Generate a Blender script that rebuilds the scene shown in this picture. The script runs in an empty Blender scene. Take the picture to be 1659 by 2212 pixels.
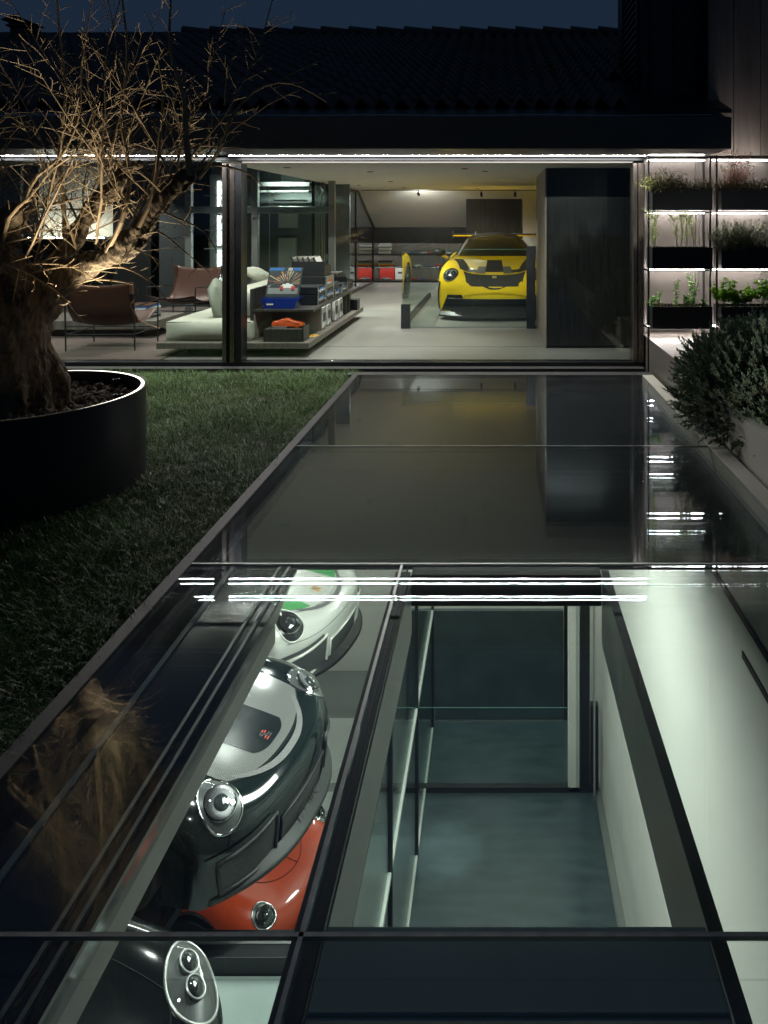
import bpy, bmesh, math, random
import numpy as np
from mathutils import Vector, Matrix
from mathutils.bvhtree import BVHTree
R = math.radians
rnd = random.Random(7)
LOCAL = [False]
SC = bpy.context.scene
COL = SC.collection

# ------------------------------------------------------------------ helpers
def at(x, y, Y):
    """point seen at photo position (x, y on a 1659 wide grid) at real depth Y"""
    return ((x - 1072) * Y / 1600, Y, 1.63 - (y - 472) * Y / 1600)

def tag(o, label=None, cat=None, group=None, kind=None):
    if label: o['label'] = label
    if cat: o['category'] = cat
    if group: o['group'] = group
    if kind: o['kind'] = kind
    return o

def thing(name, label, cat, loc=(0, 0, 0), rz=0, group=None):
    o = bpy.data.objects.new(name, None)
    o.empty_display_size = .1
    COL.objects.link(o)
    o.location = loc
    o.rotation_euler = (0, 0, rz)
    return tag(o, label, cat, group)

def copy_tree(o, parent=None):
    c = o.copy(); COL.objects.link(c)
    if parent: c.parent = parent
    for ch in list(o.children):
        copy_tree(ch, c)
    return c

class MB:
    def __init__(s): s.v = []; s.f = []; s.m = []
    def add(s, vs, fs, mi=0):
        b = len(s.v)
        s.v.extend([tuple(v) for v in vs])
        for f in fs:
            s.f.append(tuple(i + b for i in f)); s.m.append(mi)
        return s
    def box(s, x0, x1, y0, y1, z0, z1, mi=0):
        vs = [(x0,y0,z0),(x1,y0,z0),(x1,y1,z0),(x0,y1,z0),(x0,y0,z1),(x1,y0,z1),(x1,y1,z1),(x0,y1,z1)]
        return s.add(vs, [(0,3,2,1),(4,5,6,7),(0,1,5,4),(1,2,6,5),(2,3,7,6),(3,0,4,7)], mi)
    def obox(s, c, half, rot, mi=0):
        m = rot.to_matrix() if hasattr(rot, 'to_matrix') else rot
        c = Vector(c); vs = []
        for dz in (-1, 1):
            for dx, dy in ((-1,-1),(1,-1),(1,1),(-1,1)):
                vs.append(c + m @ Vector((dx*half[0], dy*half[1], dz*half[2])))
        return s.add(vs, [(0,3,2,1),(4,5,6,7),(0,1,5,4),(1,2,6,5),(2,3,7,6),(3,0,4,7)], mi)
    def tube(s, pts, r, n=8, mi=0, cap=True, jitter=0):
        pts = [Vector(p) for p in pts]
        if not isinstance(r, (list, tuple)): r = [r] * len(pts)
        rings = []; up = None
        for i, p in enumerate(pts):
            d = (pts[min(i+1, len(pts)-1)] - pts[max(i-1, 0)])
            if d.length < 1e-9: d = Vector((0,0,1))
            d.normalize()
            if up is None:
                a = Vector((0,0,1)) if abs(d.z) < .9 else Vector((1,0,0))
                up = (a - d * a.dot(d)).normalized()
            else:
                up = (up - d * up.dot(d))
                if up.length < 1e-6: up = d.orthogonal()
                up.normalize()
            w = d.cross(up)
            ring = []
            for k in range(n):
                a = 2*math.pi*k/n
                rr = r[i] * (1 + (rnd.uniform(-jitter, jitter) if jitter else 0))
                ring.append(p + (up*math.cos(a) + w*math.sin(a)) * rr)
            rings.append(ring)
        vs = [v for g in rings for v in g]; fs = []
        for i in range(len(pts)-1):
            for k in range(n):
                k2 = (k+1) % n
                fs.append((i*n+k, i*n+k2, (i+1)*n+k2, (i+1)*n+k))
        if cap:
            fs.append(tuple(range(n-1, -1, -1)))
            fs.append(tuple((len(pts)-1)*n + k for k in range(n)))
        return s.add(vs, fs, mi)
    def cyl(s, p0, p1, r, n=16, mi=0): return s.tube([p0, p1], r, n, mi)
    def prism(s, poly, axis, a0, a1, mi=0):
        """poly: 2D points, extruded on axis x|y|z from a0 to a1"""
        def mk(p, a):
            return {'x': (a, p[0], p[1]), 'y': (p[0], a, p[1]), 'z': (p[0], p[1], a)}[axis]
        n = len(poly)
        vs = [mk(p, a0) for p in poly] + [mk(p, a1) for p in poly]
        fs = [tuple(range(n)), tuple(range(2*n-1, n-1, -1))]
        for i in range(n):
            j = (i+1) % n
            fs.append((i, i+n, j+n, j))
        return s.add(vs, fs, mi)
    def lathe(s, prof, n=48, c=(0,0,0), mi=0, a0=0, a1=2*math.pi):
        full = abs(a1 - a0 - 2*math.pi) < 1e-6
        m = n if full else n + 1
        vs = []
        for k in range(m):
            a = a0 + (a1-a0)*k/n
            for r, z in prof: vs.append((c[0]+r*math.cos(a), c[1]+r*math.sin(a), c[2]+z))
        q = len(prof); fs = []
        for k in range(n):
            k2 = (k+1) % m
            for i in range(q-1):
                fs.append((k*q+i, k2*q+i, k2*q+i+1, k*q+i+1))
        return s.add(vs, fs, mi)
    def grid(s, rows, mi=0, closed=False):
        n = len(rows[0]); vs = [p for r_ in rows for p in r_]; fs = []
        for i in range(len(rows)-1):
            for k in range(n if closed else n-1):
                k2 = (k+1) % n
                fs.append((i*n+k, i*n+k2, (i+1)*n+k2, (i+1)*n+k))
        return s.add(vs, fs, mi)
    def build(s, name, mats, parent=None, smooth=False, bevel=0, angle=35, loc=None, recalc=True, sub=0):
        me = bpy.data.meshes.new(name)
        off = Vector((0,0,0))
        if loc is not None: off = Vector(loc)
        elif parent is not None and not LOCAL[0]:
            p = parent
            while p is not None:
                off = off + Vector(p.location); p = p.parent
        me.from_pydata([(v[0]-off.x, v[1]-off.y, v[2]-off.z) for v in s.v], [], s.f)
        if not isinstance(mats, (list, tuple)): mats = [mats]
        for m in mats: me.materials.append(m)
        if len(mats) > 1: me.polygons.foreach_set('material_index', s.m)
        if recalc:
            bm = bmesh.new(); bm.from_mesh(me)
            bmesh.ops.recalc_face_normals(bm, faces=bm.faces)
            bm.to_mesh(me); bm.free()
        if smooth:
            me.shade_smooth(); me.set_sharp_from_angle(angle=R(angle))
        o = bpy.data.objects.new(name, me); COL.objects.link(o)
        if parent is not None: o.parent = parent
        if loc is not None: o.location = loc
        if bevel:
            b = o.modifiers.new('bevel', 'BEVEL'); b.width = bevel; b.segments = 2; b.limit_method = 'ANGLE'; b.angle_limit = R(40)
        if sub:
            b = o.modifiers.new('sub', 'SUBSURF'); b.levels = sub; b.render_levels = sub
        return o

# ------------------------------------------------------------------ materials
def nodes(name):
    m = bpy.data.materials.new(name); m.use_nodes = True
    nt = m.node_tree; b = nt.nodes['Principled BSDF']
    return m, nt, b
def setc(b, k, v):
    if k in b.inputs: b.inputs[k].default_value = v
def rgba(c): return (c[0], c[1], c[2], 1)
def mat(name, col, rough=.5, metal=0, var=.15, scale=8, bump=0, bscale=60, coat=0, stretch=None, spec=.5, rvar=0, detail=6):
    m, nt, b = nodes(name); N = nt.nodes; L = nt.links
    setc(b, 'Roughness', rough); setc(b, 'Metallic', metal); setc(b, 'Coat Weight', coat); setc(b, 'Coat Roughness', .03)
    setc(b, 'Specular IOR Level', spec)
    tc = N.new('ShaderNodeTexCoord'); mp = N.new('ShaderNodeMapping')
    L.new(tc.outputs['Object'], mp.inputs['Vector'])
    if stretch: mp.inputs['Scale'].default_value = stretch
    nz = N.new('ShaderNodeTexNoise'); nz.inputs['Scale'].default_value = scale; nz.inputs['Detail'].default_value = detail
    L.new(mp.outputs[0], nz.inputs['Vector'])
    mr = N.new('ShaderNodeMix'); mr.data_type = 'RGBA'
    lo = [max(0, c*(1-var)) for c in col]; hi = [min(1, c*(1+var)) for c in col]
    mr.inputs[6].default_value = rgba(lo); mr.inputs[7].default_value = rgba(hi)
    L.new(nz.outputs['Fac'], mr.inputs[0]); L.new(mr.outputs[2], b.inputs['Base Color'])
    if rvar:
        mm = N.new('ShaderNodeMapRange'); mm.inputs[3].default_value = max(0, rough-rvar); mm.inputs[4].default_value = rough+rvar
        L.new(nz.outputs['Fac'], mm.inputs[0]); L.new(mm.outputs[0], b.inputs['Roughness'])
    if bump:
        n2 = N.new('ShaderNodeTexNoise'); n2.inputs['Scale'].default_value = bscale; n2.inputs['Detail'].default_value = 4
        L.new(mp.outputs[0], n2.inputs['Vector'])
        bp = N.new('ShaderNodeBump'); bp.inputs['Strength'].default_value = bump; bp.inputs['Distance'].default_value = .01
        L.new(n2.outputs['Fac'], bp.inputs['Height']); L.new(bp.outputs[0], b.inputs['Normal'])
    return m
def emit(name, col, st):
    m, nt, b = nodes(name)
    setc(b, 'Base Color', rgba(col)); setc(b, 'Emission Color', rgba(col)); setc(b, 'Emission Strength', st)
    return m
def glass(name, tint=(.9, .97, .93), f0=.04, rough=0.0, wave=0, haze=0, tone=(1, 1, 1)):
    """architectural glass: clear, tinted transmission plus mirror reflection by the Schlick law"""
    m = bpy.data.materials.new(name); m.use_nodes = True
    nt = m.node_tree; N = nt.nodes; L = nt.links; N.clear()
    out = N.new('ShaderNodeOutputMaterial'); mix = N.new('ShaderNodeMixShader')
    tr = N.new('ShaderNodeBsdfTransparent'); tr.inputs[0].default_value = rgba(tint)
    gl = N.new('ShaderNodeBsdfAnisotropic') if False else N.new('ShaderNodeBsdfGlossy')
    gl.inputs['Roughness'].default_value = rough; gl.inputs['Color'].default_value = rgba(tone)
    ge = N.new('ShaderNodeNewGeometry'); dot = N.new('ShaderNodeVectorMath'); dot.operation = 'DOT_PRODUCT'
    L.new(ge.outputs['Incoming'], dot.inputs[0]); L.new(ge.outputs['Normal'], dot.inputs[1])
    def mth(op, a, bb=None):
        n = N.new('ShaderNodeMath'); n.operation = op
        for i, v in enumerate((a, bb)):
            if v is None: continue
            if isinstance(v, (int, float)): n.inputs[i].default_value = v
            else: L.new(v, n.inputs[i])
        return n.outputs[0]
    c = mth('ABSOLUTE', dot.outputs['Value'])
    s = mth('POWER', mth('SUBTRACT', 1.0, c), 5.0)
    F = mth('ADD', mth('MULTIPLY', s, 1 - f0), f0)
    L.new(F, mix.inputs[0]); L.new(tr.outputs[0], mix.inputs[1]); L.new(gl.outputs[0], mix.inputs[2])
    if wave:
        tc = N.new('ShaderNodeTexCoord'); mp = N.new('ShaderNodeMapping'); mp.inputs['Scale'].default_value = (1.2, .5, 1)
        nz = N.new('ShaderNodeTexNoise'); nz.inputs['Scale'].default_value = 1.5; nz.inputs['Detail'].default_value = 1
        bp = N.new('ShaderNodeBump'); bp.inputs['Strength'].default_value = wave; bp.inputs['Distance'].default_value = .01
        L.new(tc.outputs['Object'], mp.inputs[0]); L.new(mp.outputs[0], nz.inputs['Vector'])
        L.new(nz.outputs['Fac'], bp.inputs['Height']); L.new(bp.outputs[0], gl.inputs['Normal'])
    if haze:
        df = N.new('ShaderNodeBsdfDiffuse'); df.inputs[0].default_value = (.45, .47, .46, 1)
        tc2 = N.new('ShaderNodeTexCoord'); n3 = N.new('ShaderNodeTexNoise'); n3.inputs['Scale'].default_value = 5; n3.inputs['Detail'].default_value = 9; n3.inputs['Roughness'].default_value = .7
        L.new(tc2.outputs['Object'], n3.inputs['Vector'])
        mr = N.new('ShaderNodeMapRange'); mr.inputs[1].default_value = .35; mr.inputs[2].default_value = .75; mr.inputs[3].default_value = haze*.25; mr.inputs[4].default_value = haze
        L.new(n3.outputs['Fac'], mr.inputs[0])
        m3 = N.new('ShaderNodeMixShader'); L.new(mr.outputs[0], m3.inputs[0]); L.new(mix.outputs[0], m3.inputs[1]); L.new(df.outputs[0], m3.inputs[2])
        L.new(m3.outputs[0], out.inputs[0])
    else:
        L.new(mix.outputs[0], out.inputs[0])
    return m
def wood(name, a, b_, scale=(1, 1, 14), rough=.45, bump=.15, freq=3):
    m, nt, b = nodes(name); N = nt.nodes; L = nt.links
    setc(b, 'Roughness', rough)
    tc = N.new('ShaderNodeTexCoord'); mp = N.new('ShaderNodeMapping'); mp.inputs['Scale'].default_value = scale
    L.new(tc.outputs['Object'], mp.inputs[0])
    nz = N.new('ShaderNodeTexNoise'); nz.inputs['Scale'].default_value = freq; nz.inputs['Detail'].default_value = 8; nz.inputs['Roughness'].default_value = .65
    L.new(mp.outputs[0], nz.inputs['Vector'])
    cr = N.new('ShaderNodeValToRGB'); cr.color_ramp.elements[0].position = .35; cr.color_ramp.elements[1].position = .7
    cr.color_ramp.elements[0].color = rgba(a); cr.color_ramp.elements[1].color = rgba(b_)
    L.new(nz.outputs['Fac'], cr.inputs[0]); L.new(cr.outputs[0], b.inputs['Base Color'])
    if bump:
        bp = N.new('ShaderNodeBump'); bp.inputs['Strength'].default_value = bump; bp.inputs['Distance'].default_value = .004
        L.new(nz.outputs['Fac'], bp.inputs['Height']); L.new(bp.outputs[0], b.inputs['Normal'])
    return m

M = {}
M['black_metal'] = mat('black_metal', (.012, .014, .016), .42, .0, .3, 6, rvar=.08)
M['black_gloss'] = mat('black_gloss', (.01, .011, .012), .12, 0, .2, 5)
M['dark_steel'] = mat('dark_steel', (.03, .033, .036), .35, .6, .25, 5, rvar=.1)
M['bronze'] = mat('bronze', (.22, .19, .17), .28, .9, .2, 4, stretch=(6, 6, .6), rvar=.08)
M['alu'] = mat('alu', (.62, .62, .62), .3, .8, .08, 5)
M['fascia'] = mat('fascia', (.115, .107, .096), .5, .2, .3, 2.5, rvar=.1, stretch=(.6, 1, 2))
M['tile'] = mat('roof_tile', (.10, .088, .08), .8, 0, .5, 4, bump=.3, bscale=25)
M['corten'] = wood('weathered_cladding', (.13, .105, .09), (.25, .21, .19), (3.5, 3.5, .35), .55, .05, 2.2)
M['plaster'] = mat('plaster', (.74, .73, .70), .8, 0, .04, 3, bump=.04, bscale=40)
M['ceiling'] = mat('ceiling_paint', (.74, .70, .64), .8, 0, .04, 2)
M['slate'] = mat('slate_wall', (.07, .085, .09), .7, 0, .3, 3, bump=.1, bscale=14)
M['darkwall'] = mat('dark_wall', (.016, .019, .021), .6, 0, .3, 2)
M['floor'] = mat('resin_floor', (.215, .205, .188), .40, 0, .22, 1.3, rvar=.1, bump=.03, bscale=8)
M['dwood'] = wood('black_oak', (.022, .021, .02), (.055, .052, .048), (10, 10, .7), .42, .2)
M['gwood'] = wood('grey_oak', (.10, .088, .075), (.17, .15, .13), (10, 10, .8), .5, .15)
M['lwood'] = wood('pale_oak', (.23, .19, .16), (.33, .28, .24), (7, 7, .8), .5, .12)
M['tealfloor'] = mat('dark_resin', (.040, .062, .066), .2, 0, .5, 2.2, rvar=.1, stretch=(1, 3, 1))
M['bwhite'] = mat('basement_white', (.66, .68, .62), .65, 0, .03, 2)
M['steelgreen'] = mat('painted_beam', (.42, .46, .42), .35, 0, .1, 3)
M['bgrey'] = mat('basement_concrete', (.15, .165, .155), .4, 0, .15, 2)
M['soil'] = mat('soil', (.02, .016, .012), .95, 0, .5, 12, bump=.6, bscale=40)
M['kerb'] = mat('steel_kerb', (.055, .055, .055), .5, .2, .35, 5, bump=.1, bscale=30)
M['cream'] = mat('cream_render', (.52, .50, .43), .8, 0, .10, 5, bump=.12, bscale=50)
M['glassfloor'] = glass('floor_glass', (.945, .965, .955), .021, 0.0, wave=.006, haze=.026, tone=(.82, .86, 1))
M['glass'] = glass('clear_glass', (.93, .97, .95), .04)
M['gedge'] = mat('glass_edge', (.06, .16, .13), .15, 0, .1, 5)
M['blockwood'] = wood('ebony_oak', (.007, .007, .007), (.022, .021, .020), (10, 10, .7), .3, .15)
M['nearbeam'] = mat('beam_paint', (.34, .42, .40), .4, 0, .2, 3)
M['led'] = emit('led_white', (1, .97, .93), 520)
M['leather'] = mat('brown_leather', (.068, .027, .017), .38, 0, .25, 5, bump=.08, bscale=70)
M['linen'] = mat('ivory_linen', (.50, .50, .42), .85, 0, .06, 8, bump=.12, bscale=220)
M['linend'] = mat('sage_linen', (.23, .25, .205), .85, 0, .08, 8, bump=.12, bscale=220)
M['rug'] = mat('brown_rug', (.13, .095, .085), .95, 0, .25, 40, bump=.5, bscale=160)
M['chrome'] = mat('chrome', (.8, .8, .8), .08, 1, .02, 3)
M['rubber'] = mat('tyre_rubber', (.015, .015, .015), .7, 0, .2, 20)
M['white'] = mat('white_paint', (.75, .75, .73), .5, 0, .03, 4)
M['grille'] = mat('grille_black', (.008, .009, .01), .4, 0, .2, 30)
M['steel'] = mat('brushed_steel', (.35, .36, .35), .35, .8, .12, 4, stretch=(8, 8, .8), rvar=.1)

# ------------------------------------------------------------------ camera, world, view
cam = bpy.data.cameras.new('camera'); co = bpy.data.objects.new('camera', cam); COL.objects.link(co)
co.location = (0, 0, 1.63); co.rotation_euler = (R(90), 0, 0)
cam.sensor_width = 36; cam.sensor_fit = 'AUTO'; cam.lens = 1600 / 2212 * 36
cam.shift_x = -(1072 - 829.5) / 2212; cam.shift_y = -(1106 - 472) / 2212
cam.clip_start = .05; cam.clip_end = 500
SC.camera = co
w = bpy.data.worlds.new('World'); SC.world = w; w.use_nodes = True
bg = w.node_tree.nodes['Background']
bg.inputs[0].default_value = (.27, .52, 1, 1); bg.inputs[1].default_value = .027   # even blue of late dusk
SC.view_settings.view_transform = 'Standard'; SC.view_settings.look = 'None'; SC.view_settings.gamma = 1; SC.view_settings.exposure = .55
SC.cycles.max_bounces = 14; SC.cycles.diffuse_bounces = 4; SC.cycles.glossy_bounces = 6
SC.cycles.transmission_bounces = 8; SC.cycles.transparent_max_bounces = 40
SC.cycles.caustics_reflective = False; SC.cycles.caustics_refractive = False
SC.cycles.sample_clamp_indirect = 4; SC.cycles.use_denoising = True; SC.cycles.blur_glossy = .5

def spot(name, loc, target, power, col=(1, .95, .88), ang=60, blend=.5, rad=.03):
    l = bpy.data.lights.new(name, 'SPOT'); l.energy = power; l.color = col
    l.spot_size = R(ang); l.spot_blend = blend; l.shadow_soft_size = rad
    o = bpy.data.objects.new(name, l); COL.objects.link(o); o.location = loc
    o.rotation_euler = (Vector(target) - Vector(loc)).to_track_quat('-Z', 'Y').to_euler()
    return o
def area(name, loc, target, sx, sy, power, col=(1, .97, .92)):
    l = bpy.data.lights.new(name, 'AREA'); l.shape = 'RECTANGLE'; l.size = sx; l.size_y = sy; l.energy = power; l.color = col
    o = bpy.data.objects.new(name, l); COL.objects.link(o); o.location = loc
    o.rotation_euler = (Vector(target) - Vector(loc)).to_track_quat('-Z', 'Y').to_euler()
    return o
# ------------------------------------------------------------------ cars
def paint(name, col, metal=0.0, rough=.3, coat=1.0):
    m, nt, b = nodes(name)
    setc(b, 'Base Color', rgba(col)); setc(b, 'Metallic', metal); setc(b, 'Roughness', rough)
    setc(b, 'Coat Weight', coat); setc(b, 'Coat Roughness', .03)
    N = nt.nodes; L = nt.links
    tc = N.new('ShaderNodeTexCoord'); nz = N.new('ShaderNodeTexNoise'); nz.inputs['Scale'].default_value = 3
    L.new(tc.outputs['Object'], nz.inputs['Vector'])
    mr = N.new('ShaderNodeMapRange'); mr.inputs[3].default_value = max(.02, rough-.05); mr.inputs[4].default_value = rough+.08
    L.new(nz.outputs['Fac'], mr.inputs[0]); L.new(mr.outputs[0], b.inputs['Roughness'])
    return m
def carbon(name, a, b_, scale=90, rough=.55, spec=.5):
    m, nt, b = nodes(name); setc(b, 'Specular IOR Level', spec); N = nt.nodes; L = nt.links
    tc = N.new('ShaderNodeTexCoord'); ck = N.new('ShaderNodeTexChecker'); ck.inputs['Scale'].default_value = scale
    ck.inputs['Color1'].default_value = rgba(a); ck.inputs['Color2'].default_value = rgba(b_)
    L.new(tc.outputs['Object'], ck.inputs['Vector']); L.new(ck.outputs['Color'], b.inputs['Base Color'])
    setc(b, 'Roughness', rough)
    return m
def meshmat(name, dark, light, scale):
    m, nt, b = nodes(name); N = nt.nodes; L = nt.links
    tc = N.new('ShaderNodeTexCoord'); ck = N.new('ShaderNodeTexWave'); ck.inputs['Scale'].default_value = scale; ck.bands_direction = 'Z'
    cr = N.new('ShaderNodeValToRGB'); cr.color_ramp.elements[0].color = rgba(dark); cr.color_ramp.elements[1].color = rgba(light)
    cr.color_ramp.elements[0].position = .45; cr.color_ramp.elements[1].position = .75
    L.new(tc.outputs['Object'], ck.inputs['Vector']); L.new(ck.outputs['Fac'], cr.inputs[0]); L.new(cr.outputs[0], b.inputs['Base Color'])
    setc(b, 'Roughness', .35)
    return m
M['tyre'] = M['rubber']
M['rim'] = mat('forged_rim', (.16, .145, .12), .3, .9, .1, 5)
M['cglass'] = mat('tinted_car_glass', (.012, .015, .014), .06, 0, .2, 3, coat=1)
M['lens'] = glass('lamp_lens', (.96, .98, .98), .05)
M['lampin'] = mat('lamp_bowl', (.085, .09, .088), .3, .2, .3, 20)
M['silver_ring'] = mat('silver_ring', (.45, .46, .45), .3, .5, .1, 20)
M['projector'] = mat('projector_glass', (.03, .034, .034), .05, 0, .2, 20, coat=1)
M['lampdark'] = mat('lamp_bowl_dark', (.03, .03, .032), .2, .3, .3, 20)
M['plastic'] = mat('black_plastic', (.02, .021, .022), .5, 0, .2, 20)
M['mesh'] = meshmat('mesh_grille', (.004, .005, .005), (.13, .14, .135), 22)
M['silvermesh'] = carbon('silver_mesh', (.02, .02, .02), (.22, .22, .22), 130)
M['gold'] = mat('gold_badge', (.70, .56, .30), .35, 0, .1, 20)
M['badgered'] = mat('badge_red', (.35, .03, .02), .4, 0, .1, 20)
M['seam'] = mat('panel_gap', (.004, .004, .004), .8, 0, .1, 10)

ROWS = [  # y, heights of the 5 top columns, x of the 5 top columns, backward offsets, side x (4)
 (.055, (.600,.600,.598,.596,.585), (0,.25,.50,.72,.845), (0,.012,.05,.15,.30), (.885,.895,.895,.885)),
 (.17, (.665,.665,.668,.715,.66), (0,.25,.50,.71,.865), (0,.010,.045,.10,.22), (.905,.915,.91,.895)),
 (.42, (.720,.722,.735,.815,.735), (0,.26,.50,.70,.895), (0,.0,.02,.05,.10), (.925,.93,.92,.90)),
 (.72, (.772,.775,.79,.870,.775), (0,.27,.50,.70,.905), (0,0,0,0,.02), (.935,.94,.925,.90)),
 (1.02, (.815,.818,.83,.890,.80), (0,.28,.51,.71,.91), (0,0,0,0,0), (.94,.94,.925,.90)),
 (1.30, (.850,.852,.862,.888,.82), (0,.30,.53,.72,.905), (0,.01,.04,.0,0), (.925,.92,.905,.88)),
 (1.42, (.885,.885,.885,.885,.825), (0,.32,.56,.735,.90), (0,.015,.06,.05,0), (.91,.90,.89,.87)),
 (1.74, (1.075,1.07,1.02,.895,.83), (0,.34,.575,.735,.89), (0,.01,.05,.03,0), (.90,.89,.88,.86)),
 (2.10, (1.265,1.25,1.175,.90,.835), (0,.34,.565,.735,.885), (0,0,.02,0,0), (.895,.885,.875,.86)),
 (2.50, (1.325,1.31,1.24,.905,.835), (0,.34,.54,.74,.885), (0,0,0,0,0), (.895,.885,.875,.86)),
 (2.95, (1.30,1.285,1.20,.915,.845), (0,.34,.52,.74,.895), (0,0,0,0,0), (.91,.90,.885,.865)),
 (3.35, (1.20,1.185,1.10,.935,.86), (0,.33,.50,.745,.925), (0,0,0,0,0), (.955,.955,.94,.91)),
 (3.75, (1.06,1.05,1.01,.93,.86), (0,.33,.49,.745,.94), (0,0,0,0,0), (.965,.965,.95,.92)),
 (4.15, (.95,.945,.93,.89,.83), (0,.33,.50,.74,.91), (0,0,0,0,-.02), (.945,.945,.93,.90)),
 (4.42, (.86,.86,.855,.83,.76), (0,.33,.50,.72,.85), (0,-.01,-.03,-.08,-.18), (.88,.88,.86,.84)),
]
SIDEZ = (.62, .43, .27, .13)
FRONTX = [(0,.25,.50,.73,None)]*4

def car_body(wide=1.0, tall=1.0):
    """half cage mirrored: top rows x 5 columns, 4 side levels, front and rear faces sharing their edges"""
    bm = bmesh.new(); cache = {}
    def V(x, y, z):
        k = (round(x, 4), round(y, 4), round(z, 4))
        if k not in cache: cache[k] = bm.verts.new((x*wide, y, z*tall))
        return cache[k]
    n = len(ROWS)
    def top(i, c, s):
        y, zs, xs, of, sx = ROWS[i]
        return V(s*xs[c], y+of[c], zs[c])
    def side(i, l, s):
        y, zs, xs, of, sx = ROWS[i]
        return V(s*sx[l], y+of[4], SIDEZ[l] if l else min(SIDEZ[0], zs[4]-.06))
    def end(i, c, l, s, push):
        y, zs, xs, of, sx = ROWS[i]
        if c == 4: return side(i, l, s)
        k = sx[l]/xs[4] if c == 3 else 1
        return V(s*xs[c]*(1 if c < 3 else 1.0), y+of[c]+push[l], (.50, .37, .24, .12)[l] if c < 3 else (.52, .38, .25, .125)[l])
    def F(*vs):
        if len(set(vs)) >= 3:
            try: bm.faces.new(vs)
            except ValueError: pass
    for s in (1, -1):
        def Q(a, b, c, d): F(a, b, c, d) if s > 0 else F(d, c, b, a)
        for i in range(n-1):
            for c in range(4): Q(top(i,c,s), top(i,c+1,s), top(i+1,c+1,s), top(i+1,c,s))
            Q(top(i,4,s), side(i,0,s), side(i+1,0,s), top(i+1,4,s))
            for l in range(3): Q(side(i,l,s), side(i,l+1,s), side(i+1,l+1,s), side(i+1,l,s))
        fp = (-.035, -.03, -.01, .0); rp = (.06, .08, .06, .02)
        for i, push, fl in ((0, fp, False), (n-1, rp, True)):
            def QQ(a, b, c, d): Q(a, b, c, d) if not fl else Q(d, c, b, a)
            for c in range(4):
                QQ(end(i,c,0,s,push), end(i,c+1,0,s,push), top(i,c+1,s), top(i,c,s))
                for l in range(3):
                    QQ(end(i,c,l+1,s,push), end(i,c+1,l+1,s,push), end(i,c+1,l,s,push), end(i,c,l,s,push))
    bmesh.ops.recalc_face_normals(bm, faces=bm.faces)
    me = bpy.data.meshes.new('body'); bm.to_mesh(me); bm.free()
    o = bpy.data.objects.new('body', me); COL.objects.link(o)
    sb = o.modifiers.new('s', 'SUBSURF'); sb.levels = 3; sb.render_levels = 3
    dg = bpy.context.evaluated_depsgraph_get(); ev = o.evaluated_get(dg)
    m2 = bpy.data.meshes.new_from_object(ev)
    o.modifiers.clear(); o.data = m2
    bpy.data.meshes.remove(me)
    # wheel openings: drop the faces inside the arches
    bm = bmesh.new(); bm.from_mesh(m2)
    bvh = BVHTree.FromBMesh(bm)
    return o, bm, bvh

class Skin:
    """lays panels, lamps, seams on the evaluated body surface by rays"""
    def __init__(s, bvh): s.b = bvh
    def hit(s, p, d):
        h = s.b.ray_cast(Vector(p), Vector(d))
        return (h[0], h[1]) if h[0] is not None else (None, None)
    def top(s, x, y):
        h, n = s.hit((x, y, 3), (0, 0, -1)); return h, n
    def front(s, x, z):
        h, n = s.hit((x, -2, z), (0, 1, 0)); return h, n
    def side(s, y, z, sg):
        h, n = s.hit((3*sg, y, z), (-sg, 0, 0)); return h, n
    def pt(s, view, a, b, sg=1, off=.003):
        h, n = (s.top(a, b) if view == 'top' else s.front(a, b) if view == 'front' else s.side(a, b, sg))
        if h is None: return None
        if n.dot(Vector((0,0,1) if view == 'top' else (0,-1,0) if view == 'front' else (sg,0,0))) < 0: n = -n
        return h + n*off
    def patch(s, mb, view, f, nu=14, nv=14, off=.003, mi=0, sg=1):
        """f(u, v) -> 2D point in the view, u, v in 0..1"""
        idx = {}; vs = []; fs = []
        for i in range(nu+1):
            for j in range(nv+1):
                a, b = f(i/nu, j/nv); p = s.pt(view, a, b, sg, off)
                if p is not None: idx[i, j] = len(vs); vs.append(p)
        for i in range(nu):
            for j in range(nv):
                q = [(i,j),(i+1,j),(i+1,j+1),(i,j+1)]
                if all(k in idx for k in q):
                    ps = [vs[idx[k]] for k in q]
                    if max((ps[a]-ps[b]).length for a in range(4) for b in range(a)) < .22:
                        fs.append(tuple(idx[k] for k in q))
        mb.add(vs, fs, mi)
    def line(s, mb, view, pts, wdt=.005, mi=0, sg=1, off=.001, sub=8, r=None):
        ps = []
        for (a0, b0), (a1, b1) in zip(pts, pts[1:]):
            for k in range(sub):
                t = k/sub; p = s.pt(view, a0+(a1-a0)*t, b0+(b1-b0)*t, sg, off)
                if p is not None: ps.append(p)
        p = s.pt(view, pts[-1][0], pts[-1][1], sg, off)
        if p is not None: ps.append(p)
        if len(ps) > 1: mb.tube(ps, wdt/2, 6, mi)
        return ps

def lerp4(a, b, c, d):
    """bilinear quad: a(0,0) b(1,0) c(1,1) d(0,1)"""
    def f(u, v):
        return tuple((1-u)*(1-v)*a[k] + u*(1-v)*b[k] + u*v*c[k] + (1-u)*v*d[k] for k in (0, 1))
    return f

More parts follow.
